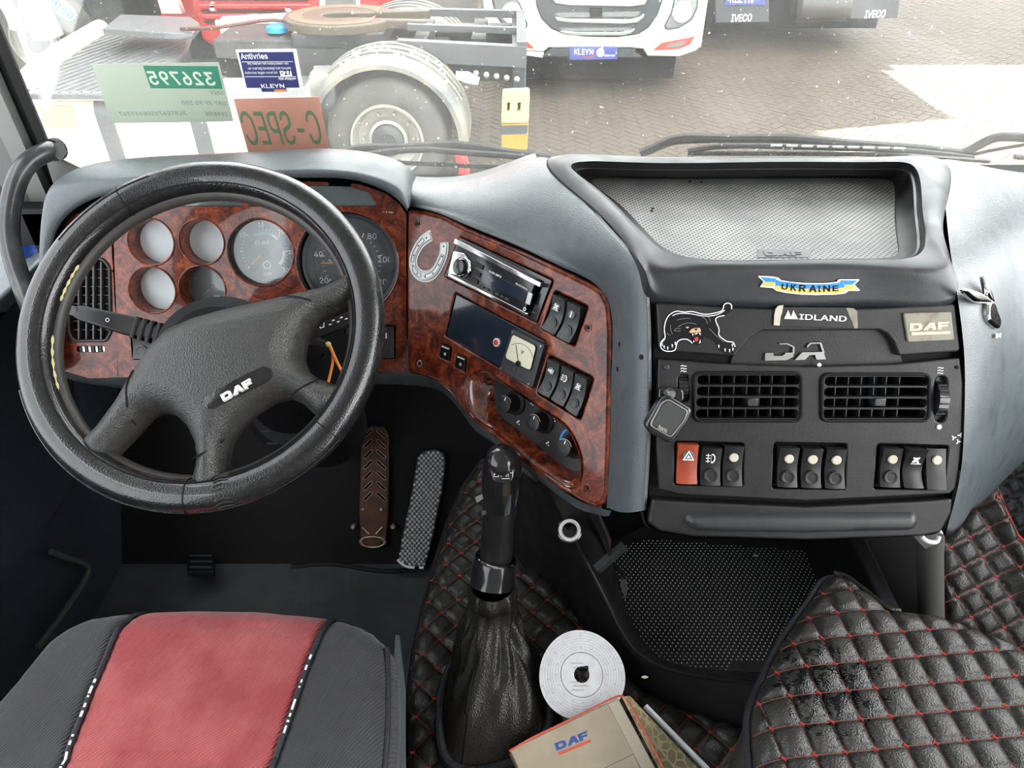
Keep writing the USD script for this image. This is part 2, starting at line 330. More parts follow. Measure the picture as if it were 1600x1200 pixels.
mat('handle_black', (.03, .032, .034), .3, mott=(25, (.10, .105, .10), .5, .8), coat=.2)
mat('headliner', (.22, .215, .205), .8)
mat('stud', (.70, .70, .68), .35)
mat('hoco_grey', (.05, .05, .05), .5)
# outside
mat('coil_blue', (.10, .16, .22), .4)
mat('frame_grey', (.075, .077, .078), .5)
mat('box_grey', (.45, .47, .49), .5)
mat('cream_paint', (.80, .74, .58), .38); mat('alu_plate', (.115, .12, .122), .45, .3, bump=('noise', 30, .2, .01)); mat('chassis', (.025, .027, .028), .55, mott=(6, (.06, .055, .05), .45, .7))
mat('guard', (.105, .107, .104), .5, mott=(3, (.22, .20, .155), .42, .62)); mat('tyre', (.055, .053, .047), .75, mott=(5, (.09, .084, .072), .4, .7)); mat('rim_steel', (.34, .32, .28), .45, .3)
mat('grease', (.07, .056, .036), .45); mat('grease_ring', (.12, .088, .052), .5)
mat('truck_red', (.42, .026, .022), .35, coat=.4); mat('truck_white', (.86, .85, .80), .35, coat=.4); mat('truck_blue', (.03, .10, .42), .35, coat=.4)
mat('grille', (.035, .04, .043), .5); mat('lamp', (.28, .29, .28), .15, .5); mat('lamp_red', (.40, .05, .035), .3); mat('plate_blue', (.05, .065, .24), .4)
mat('yellow', (.62, .55, .19), .5); mat('yellow_dark', (.32, .21, .025), .5); mat('dark_grey', (.05, .055, .06), .5); mat('foliage_dark', (.022, .026, .025), .8, mott=(5, (.07, .07, .065), .5, .75))
mat('tail_red', (.65, .05, .05), .3)
def brickmat(name, c1, c2):
    N = {'g': ('geometry', {}), 'n': ('noise_texture', {'scale': 1.1, 'detail': 4.0}), 'f': ('noise_texture', {'scale': 60, 'detail': 3.0}), 'a': ('math', {'math_type': 'multiply', 'value2': .5}), 'b': ('math', {'math_type': 'multiply_add', 'value2': .55}),
         'r': ('rgb_ramp', {'ramp': [(.25, c1), (.75, c2)]}), 'r2': ('rgb_ramp', {'ramp': [(.35, (.75, .75, .75)), (.65, (1.1, 1.1, 1.1))]}), 'x': ('mix_color', {'blend_type': 'multiply', 'fac': 1.0, 'use_clamp': False}), 'p': ('principled_bsdf', {'roughness': .8})}
    LOOK[name] = usdkit.material(stage, '/World/Looks/' + name, N, [('g.position', 'n.vector'), ('g.position', 'f.vector'), ('g.random_per_island', 'a.value1'), ('n.fac', 'b.value1'), ('a.value', 'b.value3'), ('b.value', 'r.fac'), ('f.fac', 'r2.fac'), ('r.color', 'x.a'), ('r2.color', 'x.b'), ('x.result', 'p.base_color')], surface='p.BSDF')
brickmat('brick', (.070, .052, .036), (.135, .104, .074))
mat('joint', (.026, .021, .016), .9, mott=(3, (.022, .025, .015), .5, .7))
# window glass with road film and specks of dirt on it
G_ = {'t': ('transparent_bsdf', {'color': (.96, .98, .97)}), 'gl': ('glossy_bsdf', {'roughness': 0.0, 'color': (1, 1, 1)}), 'fr': ('fresnel', {'IOR': 1.35}), 'mx': ('mix_closure', {}), 'g': ('geometry', {}),
      'n': ('noise_texture', {'scale': 3.0, 'detail': 3.0}), 'nm': ('map_range', {'from_min': .3, 'from_max': .75, 'to_min': .018, 'to_max': .07, 'clamp': True}),
      'k': ('noise_texture', {'scale': 140.0, 'detail': 2.0}), 'km': ('map_range', {'from_min': .72, 'from_max': .78, 'to_min': 0.0, 'to_max': .45, 'clamp': True}), 'ad': ('math', {'math_type': 'add', 'use_clamp': True}),
      'd': ('translucent_bsdf', {'color': (.9, .88, .84)}), 'mo': ('mix_closure', {})}
LOOK['glass_dirty'] = usdkit.material(stage, '/World/Looks/glass_dirty', G_, [('fr.fac', 'mx.fac'), ('t.BSDF', 'mx.closure1'), ('gl.BSDF', 'mx.closure2'), ('g.position', 'n.vector'), ('g.position', 'k.vector'), ('n.fac', 'nm.value'), ('k.fac', 'km.value'), ('nm.result', 'ad.value1'), ('km.result', 'ad.value2'), ('ad.value', 'mo.fac'), ('mx.closure', 'mo.closure1'), ('d.BSDF', 'mo.closure2')], surface='mo.closure')
# instrument lenses: clear plastic, with reflected sky painted in as a pale diffuse layer
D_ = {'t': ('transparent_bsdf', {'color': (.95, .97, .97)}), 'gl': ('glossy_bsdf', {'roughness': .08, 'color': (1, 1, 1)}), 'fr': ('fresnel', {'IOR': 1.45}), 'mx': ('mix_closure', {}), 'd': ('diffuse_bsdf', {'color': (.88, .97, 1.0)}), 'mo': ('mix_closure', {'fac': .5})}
for nm, fac in (('lens_painted_sheen', .9), ('lens_faint_sheen', .06), ('lens_mid', .10), ('lens_clear', .03)):
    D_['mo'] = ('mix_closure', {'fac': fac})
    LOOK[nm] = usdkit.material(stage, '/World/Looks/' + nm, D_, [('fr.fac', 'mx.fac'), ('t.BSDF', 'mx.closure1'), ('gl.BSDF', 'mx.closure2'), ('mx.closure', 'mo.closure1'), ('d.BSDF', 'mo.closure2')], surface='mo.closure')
P_ = {'t': ('transparent_bsdf', {'color': (.93, .86, .66)}), 'gl': ('glossy_bsdf', {'roughness': .12, 'color': (1, 1, 1)}), 'mx': ('mix_closure', {}), 'g': ('geometry', {}), 'd': ('diffuse_bsdf', {'color': (.72, .62, .40)}), 'v': ('voronoi_texture', {'scale': 75, 'feature': 'distance_to_edge'}),
      'r': ('map_range', {'from_min': 0.0, 'from_max': .12, 'to_min': .75, 'to_max': .3, 'clamp': True}), 'mo': ('mix_closure', {}), 'fr': ('fresnel', {'IOR': 1.45})}
LOOK['yellow_film'] = usdkit.material(stage, '/World/Looks/yellow_film', P_, [('fr.fac', 'mx.fac'), ('t.BSDF', 'mx.closure1'), ('gl.BSDF', 'mx.closure2'), ('g.position', 'v.vector'), ('v.distance', 'r.value'), ('r.result', 'mo.fac'), ('mx.closure', 'mo.closure1'), ('d.BSDF', 'mo.closure2')], surface='mo.closure')
# perforated rubber of the dash tray: round dark holes in rows
T_ = {'g': ('geometry', {}), 's': ('vector_math', {'math_type': 'scale', 'scale': 190.0}), 'rt': ('vector_rotate', {'rotate_type': 'z_axis', 'angle': .785}), 'f': ('vector_math', {'math_type': 'fraction'}), 'c': ('vector_math', {'math_type': 'subtract', 'vector2': (.5, .5, .5)}), 'xy': ('vector_math', {'math_type': 'multiply', 'vector2': (1, 1, 0)}),
      'l': ('vector_math', {'math_type': 'length'}), 'm': ('map_range', {'from_min': .22, 'from_max': .30, 'to_min': 1.0, 'to_max': 0.0, 'clamp': True}), 'n': ('noise_texture', {'scale': 14, 'detail': 5.0}), 'nr': ('rgb_ramp', {'ramp': [(.35, (.20, .205, .20)), (.65, (.31, .31, .295))]}),
      'x': ('mix_color', {'b': (.012, .012, .014)}), 'bb': ('bump', {'strength': .6, 'distance': .001, 'invert': True}), 'p': ('principled_bsdf', {'roughness': .5})}
LOOK['tray_mat'] = usdkit.material(stage, '/World/Looks/tray_mat', T_, [('g.position', 'rt.vector'), ('rt.vector', 's.vector1'), ('s.vector', 'f.vector1'), ('f.vector', 'c.vector1'), ('c.vector', 'xy.vector1'), ('xy.vector', 'l.vector1'), ('l.value', 'm.value'), ('g.position', 'n.vector'), ('n.fac', 'nr.fac'), ('nr.color', 'x.a'), ('m.result', 'x.fac'), ('m.result', 'bb.height'), ('bb.normal', 'p.normal'), ('x.result', 'p.base_color')], surface='p.BSDF')

W2 = dict(W_); W2['p'] = ('principled_bsdf', {'roughness': .2, 'coat_weight': 1.0, 'coat_roughness': .03, 'coat_ior': 1.7, 'specular_ior_level': .6})
LOOK['wood_gloss'] = usdkit.material(stage, '/World/Looks/lacquered_wood', W2, [('g.position', 'n.vector'), ('g.position', 'n2.vector'), ('n.fac', 'r.fac'), ('n2.fac', 'r2.fac'), ('r.color', 'x.a'), ('r2.color', 'x.b'), ('x.result', 'p.base_color')], surface='p.BSDF')
# seat leather: grained, with a patch where the top coat has cracked off and shines black
_c = at_z(1300, 1060, .55)
Q_ = {'g': ('geometry', {}), 'v': ('vector_math', {'math_type': 'distance', 'vector2': tuple(_c)}), 'vm': ('map_range', {'from_min': .03, 'from_max': .14, 'to_min': .56, 'to_max': .26, 'clamp': True}),
      'n': ('noise_texture', {'scale': 62, 'detail': 5.0, 'roughness': .65, 'distortion': 1.2}), 'cmp': ('math', {'math_type': 'subtract'}), 'k': ('map_range', {'from_min': .0, 'from_max': .03, 'to_min': 0, 'to_max': 1, 'clamp': True}),
      'x': ('mix_color', {'a': (.036, .034, .031), 'b': (.008, .008, .008)}), 'r': ('map_range', {'from_min': 0, 'from_max': 1, 'to_min': .36, 'to_max': .14}), 'b': ('voronoi_texture', {'scale': 480, 'feature': 'smooth_f1', 'smoothness': .4}), 'bb': ('bump', {'strength': .45, 'distance': .0014}), 'p': ('principled_bsdf', {})}
LOOK['quilt_worn'] = usdkit.material(stage, '/World/Looks/quilt_worn', Q_, [('g.position', 'v.vector1'), ('v.value', 'vm.value'), ('g.position', 'n.vector'), ('vm.result', 'cmp.value1'), ('n.fac', 'cmp.value2'), ('cmp.value', 'k.value'), ('k.result', 'x.fac'), ('x.result', 'p.base_color'), ('k.result', 'r.value'), ('r.result', 'p.roughness'), ('g.position', 'b.vector'), ('b.distance', 'bb.height'), ('bb.normal', 'p.normal')], surface='p.BSDF')
# ================================================================ the cab shell
def textc(fr, s, x, y, ch, h, ang=0.0, d=.0004, bold=True, sx=1.0):
    m = meshkit.text_mesh(s, ch, d, bold); v = np.array(m.vertices); v[:, 0] -= (v[:, 0].min() + v[:, 0].max()) / 2; v[:, 0] *= sx; v[:, 1] -= ch / 2; v[:, 2] += h
    c, q = math.cos(ang), math.sin(ang); v = np.c_[x + v[:, 0] * c - v[:, 1] * q, y + v[:, 0] * q + v[:, 1] * c, v[:, 2]]
    return fr.w((v, np.array(m.faces)))
XL, XR = -0.93, 1.32
solo('floor', wbox(XL, XR, -1.0, 1.12, -.06, 0.0), 'floor_rubber', kind='structure')
solo('trim_4', hullpts([(x, y, z) for x in (XL, XR) for y, z in ((1.12, 0), (1.40, .40), (1.12, -.06), (1.45, .36))]), 'deep_black', kind='structure')
solo('wall_front', wbox(XL, XR, 1.40, 1.46, .3, .78), 'deep_black', kind='structure')
# door on the driver's side: inner panel with sill, pocket and lower edge
dr = Thing('door_1', None, None, (XL, .5, .4), kind='structure')
DRF = Fr((XL, 1.0, .5), (1, 0, 0), (0, -1, 0))
up = Polygon(DRF.px([(-260, 420), (60, 405), (66, 470), (150, 560), (150, 700), (-10, 905), (-260, 1150)])).buffer(0)
dr.part('door_panel', wbox(XL - .07, XL, -.9, 1.46, 0.0, .72, .02), 'door_blue_grey')
dr.part('door_pad', DRF.w(ext(Polygon(DRF.px([(-240, 470), (40, 470), (92, 560), (118, 720), (84, 800), (-2, 897), (-240, 1130)])).buffer(0).intersection(sbox(-3, -3, 3, .19)), 0, .03, .02)), 'door_blue_grey')
dr.part('window_sill', wbox(XL - .08, XL + .03, -.9, 1.3, .715, .742, .012), 'dash_grey')
q = [DRF.wpx(u, v, .035) for u, v in ((80, 862), (112, 874), (132, 880), (138, 890), (133, 905), (105, 948), (60, 1010))]
dr.part('pocket_rim', tube(spl(q, 40), .006), 'pillar_dark')
dr.part('window_ledge_switch', wbox(XL + .0, XL + .03, 1.0, 1.06, .742, .757, .006), 'pillar_dark')
# windscreen
GN = np.array([0, -1, -.25]); GN = GN / np.linalg.norm(GN); GL = Fr((0, 1.26, .93), (0, -1, -.25), (1, 0, 0))
gl = ext(rrect(-.86, -.06, 1.32, 1.14, .05), -.006, 0.0)
ws = Thing('window_1', None, None, (.2, 1.26, .9), kind='structure')
ws.part('pane', GL.w(gl), 'glass_dirty')
ws.part('lower_seal', GL.w(ext(rrect(-.90, -.12, 1.36, -.04, .01), -.02, .006)), 'deep_black')
# left pillar, roof over the windscreen
P1, P0 = GL.wpx(112, 318), GL.wpx(-34, -30)
pl = Thing('trim_1', None, None, P1, kind='structure')
ex = np.cross(P1 - P0, (0, 1.0, 0)); ex /= np.linalg.norm(ex); ex = -ex if ex[0] > 0 else ex
pl.part('glass_gasket', bar(P0 + ex * .002 - A(0, .01, 0), P1 + ex * .002 - A(0, .01, 0), .010, .03, (0, 1, 0)), 'deep_black')
pl.part('pillar_face', bar(P0 + ex * .026 - A(0, .02, 0), P1 + ex * .026 - A(0, .02, 0), .034, .05, (0, 1, 0)), 'pillar_grey')
pl.part('pillar_side', bar(P0 + ex * .062 - A(0, .015, 0), P1 + ex * .062 - A(0, .015, 0), .04, .06, (0, 1, 0)), 'pillar_dark')
pl.part('door_seal', bar(P0 + ex * .092 - A(0, .01, 0), P1 + ex * .092 - A(0, .01, 0), .022, .06, (0, 1, 0)), 'deep_black')
pl.part('pillar_foot', join([hullpts([at_t(*p, t) for p in ((72, 252), (92, 246), (128, 285), (170, 283), (110, 300), (84, 290)) for t in (1.24, 1.30)])]), 'pillar_grey')
solo('ceiling', join([wbox(-1.05, 1.4, -1.0, 1.75, 2.05, 2.12, .05), wbox(-1.05, -.93, -.3, 1.0, 1.95, 2.12, .03)]), 'headliner', kind='structure')
solo('wall_right', wbox(XR, XR + .06, -.6, 1.3, 0.0, .86, .02), 'door_blue_grey', kind='structure')
solo('wall_back', wbox(XL - .07, XR + .06, -1.0, -.9, 0.0, 2.1, .02), 'headliner', kind='structure')
# grab handle
gh = Thing('grab_handle', 'black tubular grab handle bolted to the left windscreen pillar', 'grab handle', at_t(60, 240, 1.2))
gp = spl([at_t(u, v, t) for u, v, t in ((88, 233, 1.22), (72, 238, 1.2), (46, 253, 1.18), (26, 285, 1.17), (15, 335, 1.17), (17, 385, 1.17), (33, 440, 1.17), (52, 490, 1.17), (66, 530, 1.18))], 60)
gh.part('tube', tube(gp, .0155, 16), 'handle_black')
gh.part('bracket', hullpts([at_t(u, v, t) for u, v in ((56, 226), (98, 222), (105, 238), (96, 252), (88, 246)) for t in (1.2, 1.245)]), 'pillar_dark')
gh.part('end_collar', tube(gp[:4] + (gp[0] - gp[3]) * .2, .018, 16), 'deep_black')

# ================================================================ dashboard shell
CL = Fr((-.158, 1.06, .93), (0, -math.cos(math.radians(25)), math.sin(math.radians(25))))
c25, s25 = math.cos(math.radians(25)), math.sin(math.radians(25))
CO = Fr((.051, .850, .921), (-.698 * c25, -.716 * c25, s25))
CE = Fr((.332, .654, .909), (0, -math.cos(math.radians(29)), math.sin(math.radians(29))))
db = Thing('dashboard', 'grey grained dashboard shell running under the windscreen', 'dashboard', (.1, 1.0, .7))
# hood over the instruments
rim = [(88, 575), (78, 500), (76, 420), (84, 368), (104, 335), (150, 308), (240, 290), (350, 280), (480, 277), (555, 281), (598, 296), (622, 312), (637, 330)]
top = [(70, 590), (62, 500), (62, 400), (66, 330), (76, 300), (112, 283), (220, 272), (350, 266), (480, 260), (560, 266), (605, 279), (630, 296), (640, 322)]
n = 70
r_in = spl([CL.wpx(u, v, -.012) for u, v in rim], n); r_lip = spl([CL.wpx(u, v, .034) for u, v in rim], n); r_out = spl([CL.wpx(u, v, .030) for u, v in top], n)
r_out2 = r_out + A(0, .05, .003); r_bk = r_out + A(0, .14, -.035); r_bk2 = r_out + A(0, .2, -.12)
lip2 = r_lip * .5 + r_out * .5 + CL.n * .008
db.part('instrument_hood', grid(spl(np.array([r_in, r_in * .2 + r_lip * .8, r_lip, lip2, r_out, r_out2, r_bk, r_bk2]), 26)), 'dash_grey', smooth=True)
# pad between the driver's console and the tray lid, turning down beside the centre panel
c1 = [(637, 322), (684, 333), (726, 351), (811, 386), (875, 416), (925, 440), (950, 466), (959, 505), (957, 600), (955, 700), (950, 792)]
c2 = [(640, 284), (720, 282), (800, 259), (856, 247), (925, 322), (980, 385), (1004, 422), (1014, 462), (1018, 560), (1017, 680), (1010, 796)]
z2 = [.955, .955, .985, 1.018, 1.02, 1.02, 1.015]
n = 80
k1 = spl([CO.wpx(u, v, .004) for u, v in c1], n); k1b = k1 - CO.n * .03
k2 = spl([at_z(u, v, z) for (u, v), z in zip(c2, z2)] + [CE.wpx(u, v, -.004) for u, v in c2[7:]], n)
k2b = k2 - np.linspace(0, 1, n)[:, None] * A(0, -.03, 0) - A(0, 0, .03)
mid = [k1 * (1 - s) + k2 * s + (CO.n * .5 + CE.n * .5) * .020 * math.sin(math.pi * s) ** .8 for s in np.linspace(0, 1, 15)]
mid[0] = k1; mid[-1] = k2
k1l = k1 + CO.n * .006
PADM = grid(np.array([k1b, k1, k1l * .7 + mid[1] * .3] + mid[1:] + [k2b]))
pad_ = db.part('corner_pad', PADM, 'dash_grey', smooth=True)
def hit(m, u, v):
    V, F = m; d = ray(u, v); a, b, c = V[F[:, 0]], V[F[:, 1]], V[F[:, 2]]; e1, e2 = b - a, c - a; p = np.cross(d, e2); det = (e1 * p).sum(1); det = np.where(abs(det) < 1e-14, 1e-14, det); q0 = CAM - a; uu = (q0 * p).sum(1) / det; q = np.cross(q0, e1); vv = (q @ d) / det; t = (e2 * q).sum(1) / det
    ok = (uu >= 0) & (vv >= 0) & (uu + vv <= 1) & (t > .1); k = np.where(ok)[0][np.argmin(t[ok])]; nn = np.cross(e1[k], e2[k]); nn /= np.linalg.norm(nn); nn = nn if nn @ d < 0 else -nn
    return CAM + t[k] * d, nn
for u, v in ((968, 538), (965, 577), (1002, 558)):
    p, nn = hit(PADM, u, v); pad_.sub('screw_hole', Fr(p, nn).w(lathe([(.0032, -.001), (.0030, .0006), (.002, .0007)], 14)), 'deep_black')
# back of that pad, falling away towards the windscreen
bk = np.array([k2[:34], k2[:34] + A(0, .05, -.012), k2[:34] + A(0, .14, -.09)])
db.part('pad_back', grid(bk[:, :22]), 'dash_grey', smooth=True)
# passenger side
PS = [[(1470, 249, 1.115), (1478, 330, 1.0), (1486, 400, .905), (1497, 470, .848), (1507, 560, .845), (1507, 650, .85), (1500, 745, .86), (1476, 838, .875)],
      [(1490, 250, 1.125), (1503, 330, 1.01), (1514, 400, .925), (1522, 470, .862), (1528, 560, .855), (1526, 650, .862), (1512, 750, .875), (1482, 840, .89)],
      [(1530, 258, 1.15), (1550, 330, 1.05), (1560, 400, .975), (1564, 470, .915), (1563, 560, .90), (1556, 650, .91), (1530, 745, .93), (1490, 835, .94)],
      [(1600, 270, 1.19), (1610, 330, 1.11), (1613, 400, 1.06), (1612, 470, 1.01), (1606, 560, .99), (1592, 640, 1.0), (1556, 720, 1.01), (1500, 826, 1.02)],
      [(1700, 275, 1.22), (1720, 330, 1.16), (1725, 400, 1.12), (1720, 470, 1.08), (1700, 530, 1.06), (1668, 590, 1.06), (1592, 688, 1.06), (1512, 806, 1.08)],
      [(1800, 280, 1.24), (1820, 330, 1.2), (1830, 400, 1.16), (1800, 450, 1.13), (1760, 500, 1.12), (1690, 575, 1.12), (1600, 690, 1.12), (1520, 800, 1.16)],
      [(2080, 300, 1.26), (2090, 350, 1.24), (2060, 400, 1.24), (2000, 440, 1.24), (1920, 480, 1.24), (1780, 560, 1.24), (1630, 690, 1.24), (1530, 790, 1.26)]]
DT = [.052, .072, .072, .034, .021, .017, .016, .02]
PS = [[(u, v, t - d * w) for (u, v, t), d in zip(r, DT)] for r, w in zip(PS, (1, 1, .9, .8, .6, .5, .3))]
rows = np.array([spl([at_t(u, v, t) for u, v, t in r], 40) for r in PS]); rows = np.array([spl(rows[:, k], 36) for k in range(40)])
bk = rows[:1] + A(0, .06, -.05); lowr = rows[-1:] + A(0, .2, .02)
db.part('passenger_fascia', flip(grid(np.concatenate([bk, rows, lowr]))), 'dash_grey', smooth=True)
# underside, knee panel
lo = [(88, 580), (200, 594), (400, 590), (560, 584), (637, 586), (690, 600), (722, 635), (742, 660), (775, 682), (812, 712), (860, 752), (912, 786), (955, 798)]
l0 = spl([CL.wpx(u, v, -.004) for u, v in lo[:5]] + [CO.wpx(u, v, -.008) for u, v in lo[5:]], 60)
l1 = l0 + A(0, .03, -.045); l2 = l0 + A(0, .10, -.09); l3 = l0 + A(0, .25, -.10); l3[:, 1] = np.maximum(l3[:, 1], 1.1)
db.part('lower_fascia', grid(np.array([l0, l0 * .6 + l1 * .4 - A(0, .004, 0), l1, l2, l3])), 'dash_grey', smooth=True)
db.part('inner_body', join([wbox(-.86, -.17, 1.20, 1.30, .62, .86), wbox(.0, 1.2, 1.15, 1.25, .45, .93), wbox(-.9, 1.3, 1.20, 1.25, .80, .87)]), 'deep_black')

# ================================================================ instrument cluster
ic = Thing('instrument_cluster', 'burl wood instrument cluster with round gauges behind the steering wheel', 'instrument cluster', CL.pt(-.25, 0, 0))
GA = [('g', 236, 378, 35, .043), ('g', 315, 378, 34.5, .043), ('g', 238, 453, 35.5, .043), ('g', 316, 452, 35.5, .040), ('t', 407, 395, 51, .020), ('s', 543, 412, 79, .030)]
def pr_(fr, u, v, r, h=0): a, b = fr.px([(u - r, v), (u + r, v)], h); return (b - a)[0] / 2
gout = Polygon(CL.px([(183, 590), (181, 480), (177, 372), (180, 322), (250, 296), (350, 286), (490, 283), (560, 287), (602, 301), (624, 318), (635, 335), (635, 583), (560, 580), (400, 588), (300, 592)])).buffer(-.002).buffer(.002)
holes = []
for k, u, v, r, dp in GA: x, y = CL.p1(u, v); holes.append(circ(x, y, pr_(CL, u, v, r), 16))
win = [rpoly(CL.px(q), .003) for q in ([(232, 322), (262, 300), (330, 296), (378, 294), (378, 322)], [(387, 322), (387, 294), (480, 290), (545, 291), (575, 300), (590, 322)])]
sw_l = rpoly(CL.px([(203, 512), (272, 512), (272, 560), (207, 562)]), .003); sw_r = rpoly(CL.px([(512, 508), (618, 508), (618, 560), (512, 562)]), .003)
body = gout
for hh in holes + win + [sw_l, sw_r]: body = body.difference(hh.buffer(.0002))
ic.part('gauge_panel', CL.w(ext(body, -.012, 0, .0025)), 'wood')
vout = Polygon(CL.px([(92, 578), (84, 500), (82, 430), (90, 372), (112, 338), (150, 318), (172, 312), (174, 372), (180, 480), (186, 590), (140, 592)])).buffer(-.002).buffer(.002)
vent_h = rpoly(CL.px([(108, 425), (118, 408), (160, 406), (170, 418), (172, 518), (165, 531), (118, 531), (110, 520)]), .006)
wheel_h = rpoly(CL.px([(120, 541), (164, 541), (164, 550), (120, 550)]), .003)
ic.part('vent_panel', CL.w(ext(vout.difference(vent_h).difference(wheel_h), -.012, 0, .003)), 'wood')
for wn in win:
    p = ic.part('warning_light_window', CL.w(pocket(wn, -.001, .012)), 'dial_grey'); p.sub('lens', CL.w(ext(wn.buffer(-.0005), -.006, -.004)), 'lens_faint_sheen')
for i, ((kind, u, v, r, dp), hh) in enumerate(zip(GA, holes)):
    x, y = CL.p1(u, v); R = pr_(CL, u, v, r)
    g = ic.part('gauge', CL.w(join([flip(lathe([(R, 0), (R * .985, -dp)], 48, x, y, False, False)), lathe([(R * .985, -dp), (R * .985, -dp - .002)], 48, x, y, False, True)])), 'wood' if kind == 'g' else 'gloss_black',
                label=['upper left small gauge', 'upper right small gauge', 'lower left small gauge', 'lower right small gauge with orange needle', 'rev counter with coloured arc', 'large speedometer dial'][i])
    g.sub('bezel', CL.w(torus(R, .0012, 48, 8, h=.0)), 'wood') if False else g.sub('bezel', CL.w((lambda m: (m[0] + A(x, y, 0), m[1]))(torus(R + .001, .0016, 48, 8))), 'wood')
    dh = -dp + .0005; Rd = R * .975
    g.sub('dial', CL.w(ext(circ(x, y, Rd, 16), dh - .001, dh)), 'dial_black' if kind == 's' else 'dial_grey')
    tick = []
    a0, a1, nt = {'g': (215, -35, 5), 't': (222, -42, 31), 's': (218, -38, 26)}[kind]
    for k in range(nt):
        a = math.radians(a0 + (a1 - a0) * k / (nt - 1)); big = k % 5 == 0 or kind == 'g'; ra = Rd * ({'g': .80, 't': .68, 's': .56}[kind]); rb = ra + Rd * (.10 if big else .06)
        w = Rd * (.026 if big else .011); e = A(math.cos(a), math.sin(a)); q = A(-e[1], e[0]) * w / 2
        tick.append(ext(Polygon([e * ra + q + (x, y), e * ra - q + (x, y), e * rb - q + (x, y), e * rb + q + (x, y)]), dh, dh + .0004))
    if tick: g.sub('tick_marks', CL.w(join(tick)), 'white_print', kind='stuff')
    def arc(ra, rb, b0, b1):
        t = np.radians(np.linspace(b0, b1, 24)); return Polygon(np.vstack([np.c_[x + rb * np.cos(t), y + rb * np.sin(t)], np.c_[x + ra * np.cos(t), y + ra * np.sin(t)][::-1]]))
    an = None
    if kind == 't':
        g.sub('green_arc', CL.w(ext(arc(Rd * .56, Rd * .64, 122, 66), dh, dh + .0003)), 'green'); g.sub('white_arc', CL.w(ext(arc(Rd * .56, Rd * .64, 64, 42), dh, dh + .0003)), 'white_print')
        g.sub('blue_arc', CL.w(ext(arc(Rd * .56, Rd * .64, 40, 8), dh, dh + .0003)), 'blue'); g.sub('end_arc', CL.w(ext(arc(Rd * .56, Rd * .66, 4, -40), dh, dh + .0003)), 'white_print')
        for s_, a_ in (('10', 140), ('15', 93), ('20', 48), ('25', 0), ('30', -42)):
            g.sub('numeral', textc(CL, s_, x + Rd * .86 * math.cos(math.radians(a_)), y + Rd * .86 * math.sin(math.radians(a_)), Rd * .12, dh), 'white_print')
        cx, cy = x - R * .02, y + Rd * .30
        g.sub('logo', CL.w(join([((lambda m: (np.c_[m[0][:, :2] * A(Rd * .16, Rd * .11) + A(cx - Rd * .26, cy - Rd * .05), m[0][:, 2]], m[1]))(ext(pp, dh, dh + .0004))) for pp in DAFP])), 'white_print')
        g.sub('pictogram', CL.w(ext(circ(x + Rd * .05, y - Rd * .40, Rd * .13).difference(circ(x + Rd * .05, y - Rd * .40, Rd * .105)), dh, dh + .0003)), 'white_print')
        g.sub('unit_text', textc(CL, 'x100', x + Rd * .05, y - Rd * .68, Rd * .085, dh), 'white_print'); an, ln = 222, .62
    if kind == 's':
        g.sub('dial_ring', CL.w(lathe([(Rd * .985, dh), (Rd * .985, dh + .012), (Rd * .90, dh + .004), (Rd * .80, dh + .003), (Rd * .80, dh)], 48, x, y, False, False)), 'dark_grey')
        for s_, a_ in (('20', 212), ('40', 166), ('60', 122), ('80', 50), ('100', 5), ('120', -35)):
            g.sub('numeral', textc(CL, s_, x + Rd * .70 * math.cos(math.radians(a_)), y + Rd * .70 * math.sin(math.radians(a_)), Rd * .115, dh), 'white_print')
        g.sub('numeral', textc(CL, '20', x - Rd * .42, y + Rd * .02, Rd * .08, dh), 'white_print'); an, ln = 181, .62
    if i == 3: an, ln = 222, .6; g.sub('pictogram', CL.w(ext(rrect(x + R * .05, y - R * .62, x + R * .3, y - R * .38).difference(rrect(x + R * .09, y - R * .56, x + R * .26, y - R * .44)), dh, dh + .0003)), 'white_print')
    if an:
        a = math.radians(an); e = A(math.cos(a), math.sin(a)); q = A(-e[1], e[0]) * Rd * .028
        g.sub('needle', CL.w(ext(Polygon([A(x, y) + q, A(x, y) - q, A(x, y) + e * Rd * ln - q * .6, A(x, y) + e * Rd * ln + q * .6]), dh + .002, dh + .003)), 'orange')
        g.sub('needle_hub', CL.w(lathe([(Rd * .13, dh), (Rd * .13, dh + .004), (Rd * .09, dh + .005)], 24, x, y)), 'dark_grey')
    g.sub('lens', CL.w(ext(circ(x, y, Rd, 16), dh + .007, dh + .0078)), ['lens_painted_sheen', 'lens_painted_sheen', 'lens_painted_sheen', 'lens_mid', 'lens_faint_sheen', 'lens_clear'][i])
